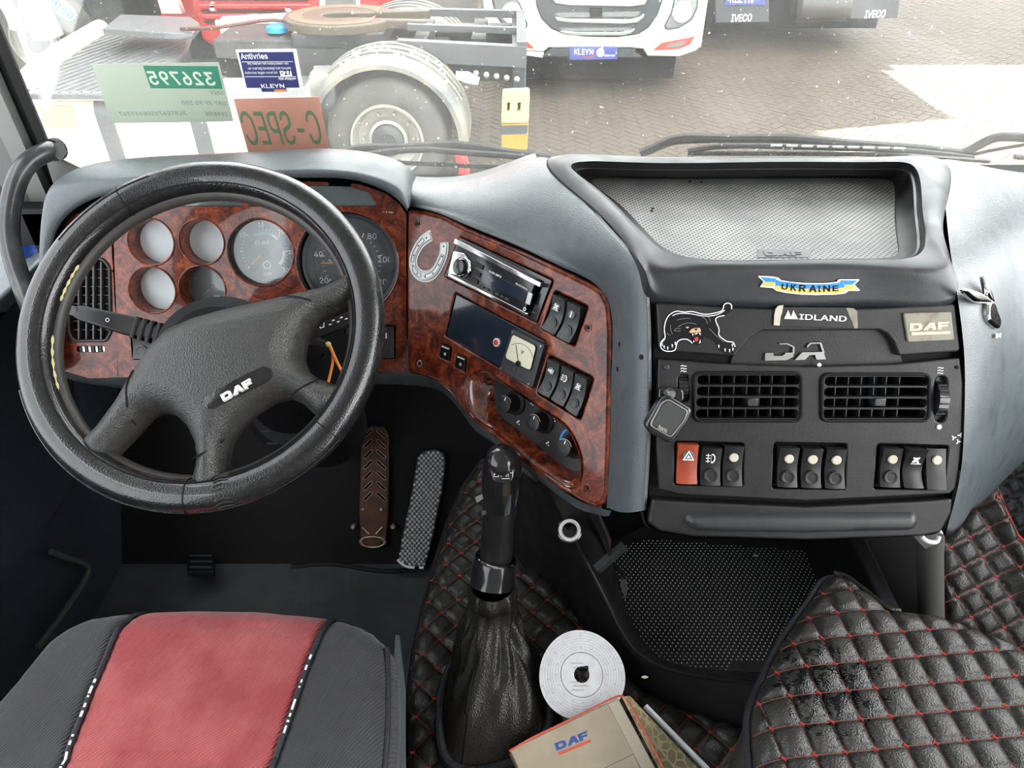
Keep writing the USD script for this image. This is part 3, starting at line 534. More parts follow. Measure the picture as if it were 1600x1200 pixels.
# left air vent: deep box, upright bars, cross slats, thumb wheel
v_ = ic.part('air_vent', CL.w(join([pocket(vent_h, 0, .045), ext(vent_h.buffer(.004).difference(vent_h.buffer(-.001)), -.003, .003, .0015)])), 'black_plastic')
for u in (125, 137, 148, 160):
    a, b = CL.p1(u - 4 + 2, 409), CL.p1(u - 2, 530)
    v_.sub('bar', CL.w(ext(Polygon([a + (-.0012, 0), b + (-.0012, 0), b + (.0012, 0), a + (.0012, 0)]), -.012, .001)), 'switch_grey')
for k in range(8):
    a, b = CL.p1(110, 421 + k * 13.6), CL.p1(171, 421 + k * 13.6); v_.sub('slat', CL.w(ext(sbox(a[0], a[1] - .0009, b[0], a[1] + .0009), -.03, -.006)), 'switch_grey')
tw = ic.part('thumb_wheel', CL.w(pocket(wheel_h, 0, .01)), 'deep_black')
for k in range(8):
    a = CL.p1(124 + k * 5.2, 550); b = CL.p1(124 + k * 5.2 + 3, 541); tw.sub('rib', CL.w(ext(sbox(a[0], a[1], b[0], b[1]), -.006, .002 - abs(k - 3.5) * .0008, .0005)), 'silver' if k % 2 else 'black_plastic')
def rocker(host, fr, quad, sym=None, mt='tray_plastic', lens='white_print', h0=.001, rise=.009, dimple=True, label=None, flipped=False):
    f = (lambda s, t: h0 + rise * (np.abs(2 * t - .8) ** 1.7) * .55 + .0015 * np.sin(np.pi * s)) if not flipped else (lambda s, t: h0 + rise * .4 * (1 - t) ** 1.5 + .001 * np.sin(np.pi * s))
    k = host.part('rocker_switch', patch(fr, quad, f, 7, 12, -.012), mt, label=label, smooth=50)
    q = fr.px(quad); P = lambda s, t: (q[3] * (1 - s) + q[2] * s) * (1 - t) + (q[0] * (1 - s) + q[1] * s) * t
    W = np.linalg.norm(q[1] - q[0])
    if dimple:
        x, y = P(.5, .25); hh = float(f(np.array(.5), np.array(.25))); k.sub('thumb_dimple', fr.w(lathe([(W * .36, hh - .001), (W * .36, hh + .0014), (W * .31, hh + .0017), (W * .2, hh + .0010)], 24, x, y)), mt)
    x, y = P(.5, .72); hh = float(f(np.array(.5), np.array(.72))); e = q[1] - q[0]; an = math.atan2(e[1], e[0])
    if sym == 'dot': k.sub('cap', fr.w(lathe([(W * .235, hh - .001), (W * .235, hh + .0016), (W * .2, hh + .0022)], 20, x, y)), 'cream_dot')
    elif sym: sym(k, fr, x, y, W, hh + .0012, an)
    return k
def sy_lens(ring=True, txt=None, mt='white_print'):
    def f(k, fr, x, y, W, h, an):
        if ring: k.sub('lens', fr.w(lathe([(W * .26, h - .003), (W * .26, h + .0006), (W * .22, h + .001)], 20, x, y)), 'dial_grey'); h += .0011
        if txt == 'fog':
            g = [Polygon(np.c_[np.r_[0, .14 * np.sin(np.linspace(0, np.pi, 9)), 0], np.r_[-.2, -.2 * np.cos(np.linspace(0, np.pi, 9)), .2]]).buffer(.02).difference(Polygon(np.c_[.10 * np.sin(np.linspace(0, np.pi, 9)), -.15 * np.cos(np.linspace(0, np.pi, 9))]).buffer(.008))]
            g += [sbox(-.26, b - .018, -.06, b + .018) for b in (-.13, 0, .13)] + [sbox(-.18, -.2, -.145, .2)]
            s = shapely.union_all(g)
        elif txt == 'tri': s = Polygon([(-.26, -.2), (.26, -.2), (0, .24)]).difference(Polygon([(-.17, -.145), (.17, -.145), (0, .14)])).union(Polygon([(-.08, -.10), (.08, -.10), (0, .04)]))
        elif txt == 'fan': s = shapely.union_all([shapely.affinity.rotate(ell(.1, .04, .1, .055), a, origin=(0, 0)) for a in (20, 110, 200, 290)] + [sbox(-.22, -.2, .22, -.16)])
        elif txt == 'horn': s = shapely.union_all([Polygon([(-.2, -.06), (-.05, -.06), (.1, -.16), (.1, .16), (-.05, .06), (-.2, .06)]), sbox(.13, -.1, .16, .1), sbox(.19, -.14, .22, .14)])
        elif txt == 'bar': s = sbox(-.04, -.16, .04, .16)
        elif txt == 'lock': s = shapely.union_all([circ(0, -.05, .13).difference(circ(0, -.05, .07)), sbox(-.03, .03, .03, .22), sbox(.0, .15, .12, .2)])
        else: s = circ(0, 0, .14).difference(circ(0, 0, .08))
        s = shapely.affinity.translate(shapely.affinity.rotate(shapely.affinity.scale(s, W * 1.15, W * 1.15, origin=(0, 0)), an, origin=(0, 0), use_radians=True), x, y)
        k.sub('symbol', fr.w(ext(s, h, h + .0004)), mt)
    return f
def recess(host, fr, poly, depth, mt='deep_black'): return host.part('switch_recess', fr.w(pocket(poly, -.0005, depth)), mt)
recess(ic, CL, sw_l, .014); recess(ic, CL, sw_r, .014)
rocker(ic, CL, [(207, 514), (235, 514), (237, 559), (209, 560)], sy_lens(False, 'horn')); rocker(ic, CL, [(239, 514), (268, 514), (270, 559), (241, 559)])
for a in (515, 541, 567, 593): rocker(ic, CL, [(a, 510), (a + 23, 510), (a + 23, 558), (a, 559)], sy_lens(False, 'bar'))
ic.part('panel_mark', text(CL, '- 2 bar', (598, 332), (615, 333), .0022), 'white_print')

# ================================================================ driver's console (the angled wood panel)
dc = Thing('driver_console', 'angled burl wood console panel right of the steering wheel', 'console panel', CO.pt(0, -.1, 0))
cout = Polygon(CO.px([(638, 331), (660, 332), (690, 340), (727, 360), (811, 395), (875, 425), (920, 447), (938, 458), (948, 478), (951, 520), (950, 600), (948, 700), (945, 770), (940, 783), (929, 789), (907, 779), (875, 760), (832, 731), (801, 705), (769, 677), (739, 654), (720, 632), (705, 609), (685, 593), (660, 584), (638, 579)])).buffer(-.003).buffer(.003)
H_radio = rpoly(CO.px([(719, 370), (864, 438), (839, 504), (695, 431)]), .002)
H_p1 = rpoly(CO.px([(867, 455), (918, 479), (897, 541), (846, 513)]), .003)
H_p2 = rpoly(CO.px([(858, 555), (927, 591), (906, 656), (839, 614)]), .003)
H_scr = rpoly(CO.px([(711, 458), (852, 533), (832, 606), (695, 524)]), .002)
h_out = spl([CO.p1(*p) for p in [(728, 604), (733, 588), (750, 580), (768, 586), (798, 606), (850, 641), (890, 673), (908, 716), (909, 735), (905, 755), (893, 763), (874, 757), (832, 728), (777, 677), (747, 658), (732, 634)]], 96, True)
H_hv = Polygon(h_out)
H_b = [rpoly(CO.px([(a, b), (a + 15, b + 6), (a + 12, b + 27), (a - 3, b + 20)]), .001) for a, b in ((690, 537), (714, 553))]
body = cout
for hh in [H_radio, H_p1, H_p2, H_scr, H_hv] + H_b: body = body.difference(hh)
dc.part('wood_panel', CO.w(ext(body, -.014, 0, .003)), 'wood')
edge = np.array(cout.exterior.coords)[:-1]
dc.part('panel_edge', CO.w(tube(np.c_[edge, np.full(len(edge), -.005)], .004, 8, closed=True)), 'wood')
for k, (u, v) in enumerate(((652, 350), (919, 512), (656, 568), (918, 762))):
    x, y = CO.p1(u, v); s = dc.part('screw', CO.w(join([lathe([(.0055, .0), (.0055, .001), (.0045, .0013), (.004, .0002)], 20, x, y), lathe([(.0035, -.0), (.0035, .0004)], 12, x, y)])), 'wood' if k != 2 else 'silver'); s.sub('socket', CO.w(lathe([(.0032, .0004), (.003, .0009)], 6, x, y)), 'deep_black')
recess(dc, CO, H_p1, .014); recess(dc, CO, H_p2, .014)
rocker(dc, CO, [(871, 460), (890, 469), (870, 523), (850, 512)], sy_lens(True, 'fan'), 'switch_grey', rise=.013); rocker(dc, CO, [(894, 471), (914, 481), (893, 536), (873, 525)], sy_lens(True, 'bar'), 'switch_grey', rise=.013)
for q, sy in (([(862, 560), (880, 569), (861, 621), (843, 611)], 'horn'), ([(884, 571), (902, 581), (883, 635), (864, 623)], 'fog'), ([(905, 583), (923, 592), (904, 650), (886, 637)], 'fan')): rocker(dc, CO, q, sy_lens(True, sy), 'switch_grey', rise=.011)
dc.part('blanking_screen', CO.w(join([pocket(H_scr, -.001, .004), ext(H_scr.buffer(-.0015), -.004, -.002, .0006)])), 'screen', label='dark glossy blanking plate')
x, y = CO.p1(776, 535); rb = dc.part('push_button', CO.w(lathe([(.0062, -.002), (.0062, .001), (.0052, .0016)], 24, x, y)), 'white', label='small round red and white button'); rb.sub('button_top', CO.w(lathe([(.0042, .0012), (.0042, .0022), (.003, .0026)], 20, x, y)), 'red')
for hh, (a, b) in zip(H_b, ((690, 537), (714, 553))):
    s = dc.part('push_switch', CO.w(ext(hh.buffer(-.0004), -.006, .0015, .0005)), 'gloss_black')
    s.sub('light_bar', CO.w(ext(Polygon(CO.px([(a + 2, b + 3), (a + 13, b + 7.5), (a + 12.5, b + 9.5), (a + 1.5, b + 5)])), .0015, .002)), 'white_print')
    c = CO.p1(a + 6.5, b + 16); s.sub('symbol', CO.w(ext(circ(*c, .0022).difference(circ(*c, .001)), .0015, .0019)), 'white_print')
# heater scoop with its three knobs
h_in = spl([CO.p1(*p, -.030) for p in [(772, 604), (773, 598), (777, 596), (785, 600), (806, 611), (852, 641), (890, 673), (909, 718), (911, 727), (907, 734), (897, 735), (884, 729), (852, 705), (802, 666), (783, 651), (774, 630)]], 96, True)
rows = [np.c_[h_out, np.full(96, .0)], np.c_[h_out * .97 + h_in * .03, np.full(96, -.003)]] + [np.c_[h_out * (1 - s) + h_in * s, np.full(96, -.003 - .028 * s ** 1.9)] for s in (.2, .4, .6, .8, 1.0)]
dc.part('heater_scoop', CO.w(grid(np.array(rows), cu=True)), 'wood_gloss', smooth=True, label='glossy wooden scoop')
hp = dc.part('heater_plate', CO.w(ext(Polygon(h_in).buffer(.002), -.034, -.030)), 'black_plastic')
for i, (u, v) in enumerate(((787, 632), (832, 661), (880, 700))):
    x, y = CO.p1(u, v, -.003); R = .0122
    kb = dc.part('heater_knob', CO.w(lathe([(R * 1.5, -.030), (R * 1.45, -.027), (R * 1.15, -.024), (R, -.006), (R * .93, -.003), (R * .5, -.0022)], 32, x, y)), 'black_plastic')
    kb.sub('pointer', CO.w(ext(sbox(x - .0008, y + R * .5, x + .0008, y + R * .92), -.003, -.0018)), 'white_print')
    kb.sub('chrome_edge', CO.w((lambda m: (m[0] + A(x, y, -.005), m[1]))(torus(R * .99, .0007, 24, 6, .6, 2.4))), 'silver')
def arcpx(cx, cy, r0, r1, a, b, h):
    t = np.radians(np.linspace(a, b, 20)); x, y = CO.p1(cx, cy, h); return CO.w(ext(Polygon(np.vstack([np.c_[x + r1 * np.cos(t), y + r1 * np.sin(t)], np.c_[x + r0 * np.cos(t), y + r0 * np.sin(t)][::-1]])), h, h + .0005))
x, y = CO.p1(880, 700, -.003)
ck = lambda r0, r1, a, b: CO.w(ext(Polygon(np.vstack([np.c_[x + r1 * np.cos(t), y + r1 * np.sin(t)] for t in [np.radians(np.linspace(a, b, 20))]] + [np.c_[x + r0 * np.cos(t), y + r0 * np.sin(t)][::-1] for t in [np.radians(np.linspace(a, b, 20))]])), -.030, -.0292))
hp.sub('cold_arc', ck(.0225, .026, 60, 200), 'flag_blue'); hp.sub('warm_arc', ck(.0205, .0220, 55, 130), 'red')
for u, v in ((832, 630), (866, 655), (810, 660), (856, 693)):
    c = CO.p1(u, v, -.0295); hp.sub('pictogram', CO.w(ext(shapely.union_all([circ(c[0], c[1] + .002, .0014), sbox(c[0] - .003, c[1] - .002, c[0] - .0005, c[1] + .0005), sbox(c[0] + .001, c[1] - .0028, c[0] + .0032, c[1] - .0012)]), -.0295, -.0290)), 'white_print')

# car radio: slides out of the console, a thing of its own
cr = Thing('car_radio', 'black and silver car radio in the wood console above the blank screen', 'radio', CO.pt(-.06, -.02, 0))
cr.part('surround', CO.w(join([ext(H_radio.buffer(-.0005).difference(rpoly(CO.px([(726, 379), (851, 441), (829, 493), (703, 430)]), .001)), -.02, .0015, .0008)])), 'gloss_black')
RB = rpoly(CO.px([(726, 376), (846, 438), (824, 492), (702, 429)]), .002)
cr.part('face', CO.w(ext(RB, -.02, .010, .002)), 'gloss_black')
cr.part('top_strip', CO.w(ext(Polygon(CO.px([(719, 374), (853, 443), (851, 449), (717, 381)], .0)).buffer(.0002), .0, .0115, .0006)), 'chrome')
cr.part('bottom_strip', CO.w(ext(Polygon(CO.px([(702, 427), (823, 489), (822, 493), (701, 431)], .01)), .008, .0115, .0004)), 'chrome')
cr.part('knob_plate', CO.w(ext(rpoly(CO.px([(710, 392), (727, 396), (737, 408), (738, 424), (727, 433), (702, 428)], .01), .002), .009, .013, .001)), 'chrome', label='chrome knob surround')
x, y = CO.p1(719, 417, .018)
kn = cr.part('volume_knob', CO.w(lathe([(.0125, .010), (.0118, .021), (.0105, .0225), (.004, .0228)], 32, x, y)), 'gloss_black'); kn.sub('knob_ring', CO.w((lambda m: (m[0] + A(x, y, .0125), m[1]))(torus(.0135, .0022, 32, 8))), 'chrome')
cr.part('display', CO.w(ext(Polygon(CO.px([(757, 422), (827, 457), (817, 472), (753, 440)], .0105)), .0095, .0108)), 'screen')
cr.part('cd_slot', CO.w(ext(Polygon(CO.px([(738, 391), (818, 433), (817, 436), (737, 394)], .0105)), .0095, .0106)), 'dark_grey')
cr.part('brand_text', text(CO, 'CAR MP3', (764, 425), (783, 434.5), .0028, .011), 'white_print'); cr.part('model_text', text(CO, 'BLUETOOTH', (806, 444), (824, 454), .0022, .011), 'white_print')
for k in range(6): u, v = 752 + k * 7.6, 445 + k * 3.9; cr.part('preset_button', CO.w(ext(Polygon(CO.px([(u, v), (u + 5.5, v + 2.8), (u + 4, v + 6), (u - 1.5, v + 3.2)], .0105)), .0098, .0116, .0004)), 'tray_plastic')
for q in ([(741, 408), (756, 415), (754, 421), (739, 414)], [(739, 420), (752, 427), (750, 433), (737, 427)], [(732, 430), (748, 438), (746, 444), (730, 436)]): cr.part('menu_button', CO.w(ext(Polygon(CO.px(q, .0105)), .0098, .0118, .0004)), 'black_plastic')
cr.part('usb_port', CO.w(ext(rpoly(CO.px([(826, 456), (833, 459), (828, 477), (821, 474)], .0105), .0006), .0098, .0114, .0003)), 'silver'); x, y = CO.p1(820, 483, .0105)
cr.part('audio_jack', CO.w((lambda m: (m[0] + A(x, y, .0108), m[1]))(torus(.0020, .0008, 20, 6))), 'white')
# volt meter
vm = Thing('volt_meter', 'square analogue volt meter with cream dial in the wood console', 'volt meter', CO.pt(.0, -.09, 0))
VQ = [(800, 514), (851, 539), (831, 607), (779, 578)]
vm.part('case', CO.w(ext(rpoly(CO.px(VQ, .008), .002), -.003, .008, .0015)), 'tray_plastic')
VW = rpoly(CO.px([(801, 522), (838, 541), (829, 579), (789, 559)], .009), .004)
vm.part('dial', CO.w(ext(VW, .0075, .0088)), 'meter_face')
vm.part('window_frame', CO.w(ext(VW.buffer(.0012).difference(VW), .0075, .0102, .0004)), 'gloss_black')
x, y = CO.p1(810, 566, .009); t = np.linspace(.6, 2.4, 20); rr = .026; an = math.atan2(*(CO.p1(851, 539) - CO.p1(800, 514))[::-1])
vm.part('scale_arc', CO.w(tube(np.c_[x + rr * np.cos(t + an), y + rr * np.sin(t + an), np.full(20, .0091)], .0003, 5)), 'ink')
vm.part('needle', CO.w(tube([(x, y, .0096), (x + .024 * math.cos(2.1 + an), y + .024 * math.sin(2.1 + an), .0096)], .0004, 5)), 'ink')
vm.part('letter', textc(CO, 'V', *CO.p1(816, 550, .009), .0055, .0090, an, bold=False), 'ink')
vm.part('needle_hub', CO.w(lathe([(.0042, .0088), (.0042, .0100), (.003, .0106)], 20, *CO.p1(810, 568, .009))), 'gloss_black')
for u, v in ((801, 519), (845, 541), (783, 575), (826, 600)): vm.part('screw', CO.w(lathe([(.0016, .008), (.0016, .0088)], 12, *CO.p1(u, v, .008))), 'silver')
vm.part('zero_screw', CO.w(lathe([(.0028, .008), (.0028, .0090), (.002, .0094)], 16, *CO.p1(804, 577, .008))), 'dark_grey')
# horseshoe sticker
hs = Thing('horseshoe_sticker', 'silver horseshoe sticker on the wood console left of the radio', 'sticker', CO.pt(-.12, -.03, 0))
hp_ = [CO.p1(u, v) for u, v in ((674, 368), (660, 378), (650, 394), (646, 410), (651, 425), (664, 432), (678, 427), (688, 412), (694, 395), (695, 380))]
hc = LineString(spl(hp_, 60)); ho = hc.buffer(.0078, cap_style='flat', quad_segs=4); hs.part('backing', CO.w(ext(ho.buffer(.0012), .0002, .0010, .0003)), 'white', label='white edge')
hs.part('iron', CO.w(ext(hc.buffer(.0056, cap_style='flat'), .0010, .0022, .0006)), 'silver')
hl = spl(hp_, 60)
for k in (3, 10, 16, 22, 28, 34, 40, 46, 51, 57): hs.part('nail_hole', CO.w(ext(circ(*hl[k], .0013, 3), .0022, .0025)), 'deep_black')
for k0, k1 in ((6, 20), (24, 31), (35, 52)): hs.part('groove', CO.w(ext(LineString(hl[k0:k1]).buffer(.0032).exterior.buffer(.0004), .0022, .0026)), 'ink')
# ================================================================ centre panel with its tray lid
cp = Thing('center_panel', 'black centre panel with air vents, switch rows and a lidded tray on top', 'center panel', CE.pt(0, -.1, 0))
O = [(858, 247), (1000, 246), (1200, 246), (1380, 247), (1470, 249), (1477, 330), (1485, 400), (1495, 466), (1385, 475), (1260, 477), (1120, 474), (1025, 464), (1010, 432), (985, 393), (925, 325)]
I_ = [(893, 257), (1000, 254), (1200, 253), (1380, 253), (1424, 257), (1441, 320), (1446, 378), (1425, 402), (1330, 406), (1200, 408), (1090, 406), (1040, 394), (1005, 365), (975, 335), (930, 292)]
FL = [(926, 281), (1010, 279), (1200, 279), (1375, 279), (1392, 283), (1397, 330), (1402, 385), (1396, 400), (1330, 404), (1200, 406), (1092, 404), (1046, 392), (1012, 364), (985, 335), (950, 305)]
near = {7: ((1482, 432), (1468, 416)), 8: (1372, 434), 9: (1240, 436), 10: (1102, 433), 11: ((1028, 425), (1034, 410))}
o_, m_, m2, i_, f_ = [], [], [], [], []
for k, (o, i, f) in enumerate(zip(O, I_, FL)):
    far = k in (0, 1, 2, 3, 4); zi = 1.034 if far else 1.026
    if 7 <= k <= 11:
        q = near[k]; a, b = q if isinstance(q[0], tuple) else (q, (q[0] - (q[0] - i[0]) * .5, 417))
        o_.append(CE.wpx(*o, -.001)); m_.append(CE.wpx(*a, .003)); m2.append(at_z(*b, 1.024)); i_.append(at_z(*i, 1.026))
    else:
        a = at_z(*o, 1.02); c = at_z(*i, zi); o_.append(a); m_.append(a * .66 + c * .34 + A(0, 0, .004)); m2.append(a * .3 + c * .7 + A(0, 0, .004)); i_.append(c)
    f_.append(at_z(*f, .992))
def lop(a): return spl(a, 150, True)
o_, m_, m2, i_, f_ = map(lop, (o_, m_, m2, i_, f_))
rows = spl(np.array([o_, m_, m2, i_]), 16)
iw = np.array([i_, i_ * .93 + f_ * .07 - A(0, 0, .003), i_ * .75 + f_ * .25 - A(0, 0, .014), f_ * .9 + i_ * .1 - A(0, 0, .0), f_])
lid = cp.part('tray_lid', flip(grid(np.array([o_ - A(0, -.012, .03)] + list(rows)), cu=True)), 'tray_plastic', smooth=True, label='lid with sunken document tray')
lid.sub('tray_wall', flip(grid(iw, cu=True)), 'black_plastic', smooth=60)
gv = i_ * .82 + f_ * .18 - A(0, 0, .004); lid.sub('tray_bead', tube(gv, .0028, 6, closed=True), 'tray_plastic')
ZF = Fr((0, 0, .9925), (0, 0, 1), (1, 0, 0)); fl = Polygon(f_[:, :2]).buffer(.004)
lid.sub('tray_mat', ZF.w(ext(fl, -.006, 0.0)), 'tray_mat', label='perforated grey rubber mat')
nm = ZF.p1(1190, 401), ZF.p1(1268, 401)
lid.sub('tray_logo', join([ZF.w(ext(Polygon(ZF.px([(1183, 403), (1183, 390), (1270, 390), (1262, 403)])), 0, .0006))] + daf(ZF, (1196, 400), (1255, 400), .011, .0006)), 'tray_plastic', label='raised lettering')
for u, v in ((1078, 284), (1096, 285), (1020, 326), (1018, 330)): lid.sub('peg_hole', ZF.w(ext(circ(*ZF.p1(u, v), .002, 3), 0, .0008)), 'deep_black')
# carcass behind the panels
car = Polygon(CE.px([(1024, 474), (1260, 484), (1494, 474), (1503, 560), (1507, 690), (1494, 770), (1478, 826), (1260, 838), (1012, 822), (1020, 690)], -.006))

PA = Polygon(CE.px([(1026, 473), (1140, 480), (1260, 484), (1380, 481), (1491, 474), (1494, 480), (1501, 546), (1497, 550), (1404, 556), (1396, 535), (1386, 522), (1374, 516), (1192, 517), (1172, 528), (1158, 545), (1148, 557), (1036, 549), (1029, 540)])).buffer(-.001).buffer(.001)
cp.part('upper_cover', CE.w(ext(PA, -.012, .0, .0025)), 'black_plastic')
cp.part('cover_recess', CE.w(ext(Polygon(CE.px([(1140, 572), (1160, 512), (1390, 510), (1412, 570)], -.008)), -.012, -.008)), 'black_plastic')
_full = DAFP; DAFP = [(g.intersection(sbox(-1, -1, 4, .46)).union(g.exterior.buffer(.035).intersection(sbox(.5 if i == 0 else 1.5, .4, 4, 2)))) for i, g in enumerate(_full)]; L = daf(CE, (1194, 563), (1332, 560), .0185, -.008, .003, (0, 1)); DAFP = _full
for m, s in zip(L, ('D', 'A')): cp.part('chrome_letter', m, 'silver')
VB = [rpoly(CE.px([(1087, 585), (1249, 585), (1249, 655), (1087, 655)]), .005), rpoly(CE.px([(1286, 587), (1449, 587), (1448, 655), (1286, 655)]), .005)]
SG = [rpoly(CE.px(q), .002) for q in ([(1055, 690), (1162, 693), (1161, 760), (1054, 757)], [(1210, 692), (1323, 694), (1320, 765), (1207, 763)], [(1372, 694), (1482, 697), (1474, 765), (1366, 764)])]
TS = [rpoly(CE.px([(1060, 585), (1076, 585), (1077, 628), (1060, 628)]), .005), rpoly(CE.px([(1461, 588), (1480, 588), (1478, 660), (1461, 660)]), .006)]
PB = Polygon(CE.px([(1029, 561), (1140, 569), (1260, 573), (1400, 569), (1500, 559), (1505, 600), (1505, 690), (1496, 762), (1484, 772), (1260, 783), (1060, 773), (1030, 765), (1026, 700)])).buffer(-.001).buffer(.001)
for hh in VB + SG + TS: PB = PB.difference(hh)
cp.part('switch_fascia', CE.w(ext(PB, -.012, .0, .002)), 'black_plastic')
VX = [[1112, 1132.5, 1152, 1172.5, 1192.7, 1212, 1232.6], [1313, 1333, 1353.5, 1373.7, 1393, 1414]]
for k, vb in enumerate(VB):
    x0, y0, x1, y1 = vb.bounds
    av = cp.part('air_vent', CE.w(join([pocket(vb, -.001, .045), ext(vb.buffer(.0035).difference(vb), -.002, .003, .0012)])), 'deep_black', label=('left air vent', 'right air vent')[k])
    for j in range(4):
        ya, yb = y0 + (y1 - y0) * j / 4, y0 + (y1 - y0) * (j + 1) / 4; cell = rrect(x0 + .0015, ya + .0012, x1 - .0015, yb - .0012, (yb - ya - .0024) * .47, 5)
        av.sub('louvre', CE.w(ext(rrect(x0 - .0002, ya, x1 + .0002, yb).difference(cell), -.012, .001, .0006)), 'black_plastic')
    for u in VX[k]:
        a, b = CE.p1(u, 586), CE.p1(u, 654); av.sub('upright_fin', CE.w(ext(sbox(a[0] - .0006, b[1], a[0] + .0006, a[1]), -.028, -.010)), 'tray_plastic')
    a, b = CE.p1((1168, 1366)[k], 622), CE.p1((1183, 1382)[k], 634); av.sub('slider', CE.w(ext(sbox(a[0], b[1], b[0], a[1]), -.011, .003, .001)), 'tray_plastic')
for k, tsl in enumerate(TS):
    x0, y0, x1, y1 = tsl.bounds; w = cp.part('vent_wheel', CE.w(pocket(tsl, -.0005, .006)), 'tray_plastic'); c = ((x0 + x1) / 2, (y0 + y1) / 2); R = (y1 - y0) * .40
    wf = Fr(CE.pt(c[0], c[1], -.012), CE.x, CE.y); w.sub('wheel_rim', wf.w(lathe([(R, -.0055), (R, .0055)], 24)), 'gloss_black')
    for j in range(18):
        t = 2 * math.pi * j / 18; p = A(math.cos(t), math.sin(t)) * (R + .0006); w.sub('rib', tube([wf.pt(p[0], p[1], -.005), wf.pt(p[0], p[1], .005)], .0007, 5), 'tray_plastic') if math.sin(t) * 0 + (wf.pt(p[0], p[1], 0) - CE.o) @ CE.n > -.006 else None
for hh in VB + TS: car = car.difference(hh.buffer(.0003))
cp.part('carcass', CE.w(ext(car, -.10, -.0115)), 'deep_black')
for sg in SG: recess(cp, CE, sg, .010)
rocker(cp, CE, [(1059, 692), (1090, 693), (1088, 755), (1056, 754)], sy_lens(True, 'tri'), 'hazard', label='orange red hazard switch', rise=.008, dimple=False)
rocker(cp, CE, [(1095, 697), (1126, 698), (1124, 757), (1093, 756)], sy_lens(False, 'fog'), 'black_plastic'); rocker(cp, CE, [(1130, 695), (1160, 696), (1158, 758), (1128, 757)], 'dot', 'black_plastic')
rocker(cp, CE, [(1216, 697), (1246, 698), (1244, 760), (1213, 759)], 'dot', 'black_plastic'); rocker(cp, CE, [(1252, 698), (1283, 699), (1281, 761), (1250, 760)], 'dot', 'black_plastic'); rocker(cp, CE, [(1289, 699), (1320, 700), (1318, 762), (1287, 761)], 'dot', 'black_plastic')
rocker(cp, CE, [(1377, 698), (1407, 699), (1404, 760), (1373, 759)], 'dot', 'black_plastic'); rocker(cp, CE, [(1411, 698), (1441, 699), (1438, 760), (1408, 759)], sy_lens(False, 'fan'), 'black_plastic', rise=.018, dimple=False); rocker(cp, CE, [(1447, 700), (1478, 701), (1472, 762), (1442, 761)], 'dot', 'black_plastic', flipped=True, rise=.02, dimple=False)
for u, v, r, m in ((1467, 667, .0030, 'white_print'), (1495, 574, .0020, 'deep_black'), (1041, 574, .0030, 'tray_plastic'), (1280, 570, .0022, 'white')):
    cp.part('small_stud', CE.w(lathe([(r, -.001), (r, .0010), (r * .7, .0016)], 16, *CE.p1(u, v))), m)
for u, v in ((1068, 576), (1469, 579)):
    c = CE.p1(u, v); cp.part('flow_symbol', CE.w(join([ext(LineString([(c[0] - .003, c[1] + b), (c[0] - .001, c[1] + b + .0008), (c[0] + .001, c[1] + b - .0004), (c[0] + .003, c[1] + b)]).buffer(.0005), 0, .0006) for b in (-.003, 0, .003)])), 'white_print')
for u, v in ((1497, 690), (1490, 684), (1500, 680)):
    c = CE.p1(u, v); cp.part('chipped_spot', CE.w(ext(rpoly([c + A(math.cos(t), math.sin(t)) * .0035 * (.6 + .4 * math.sin(3 * t + u)) for t in np.linspace(0, 6.28, 12)[:-1]]), 0, .0004)), 'white_print')
PC = Polygon(CE.px([(1019, 779), (1060, 782), (1260, 791), (1470, 780), (1486, 777), (1484, 800), (1468, 830), (1440, 836), (1260, 842), (1080, 837), (1030, 828), (1012, 815)])).buffer(-.001).buffer(.001)
cp.part('lower_drawer', CE.w(ext(PC, -.03, .004, .003)), 'black_plastic')
hd = rpoly(CE.px([(1072, 802), (1260, 800), (1430, 800), (1433, 815), (1424, 828), (1260, 832), (1090, 830), (1070, 818)], .004), .006)
cp.part('drawer_grip', CE.w(dome(hd, .004, lambda p, d: .004 + rnd(.010, .009)(p, d), skirt=.002)), 'tray_plastic', smooth=True)
lo_ = spl([CE.wpx(u, v, -.004) for u, v in ((1006, 800), (1012, 822), (1080, 838), (1260, 843), (1440, 837), (1468, 830), (1484, 800))], 50)
cp.part('bottom_return', grid(np.array([lo_, lo_ + A(0, .012, -.012), lo_ + A(0, .10, -.02), lo_ + A(0, .3, .0)])), 'black_plastic', smooth=True)

# stickers and badges on the panel, each peeled off on its own
S = lambda z, pts, ox, oy: [(ox + a / z, oy + b / z) for a, b in pts]
pk = Thing('panther_sticker', 'black panther sticker with white outline, crouching with open jaws', 'sticker', CE.pt(-.1, .05, 0)); z = 10.667
bodyp = S(z, [(190, 500), (215, 330), (280, 230), (400, 172), (520, 187), (640, 177), (800, 215), (960, 217), (1080, 190), (1160, 150), (1185, 65), (1240, 38), (1300, 62), (1308, 130), (1270, 190), (1180, 245), (1050, 290), (1058, 370), (1100, 485), (1095, 560), (1160, 630), (1250, 680), (1330, 690), (1365, 760), (1370, 830), (1340, 880), (1200, 880), (1100, 800), (1050, 700), (990, 650), (850, 600), (800, 720), (740, 745), (650, 700), (560, 640), (420, 670), (385, 760), (360, 820), (240, 840), (140, 790), (130, 700), (200, 620)], 1020, 470)
bp = Polygon(CE.px(bodyp)).buffer(0); bp = bp.buffer(-.0003).buffer(.0003)
pk.part('decal', CE.w(ext(bp, .0, .0009)), 'deep_black')
ol = np.array([CE.p1(*p) for p in bodyp])
for seg in (ol[-2:].tolist() + ol[:14].tolist(), ol[15:24].tolist(), ol[33:42].tolist()): pk.part('white_outline', CE.w(ext(LineString(spl(seg, 50)).buffer(.0006), .0009, .0013)), 'white')
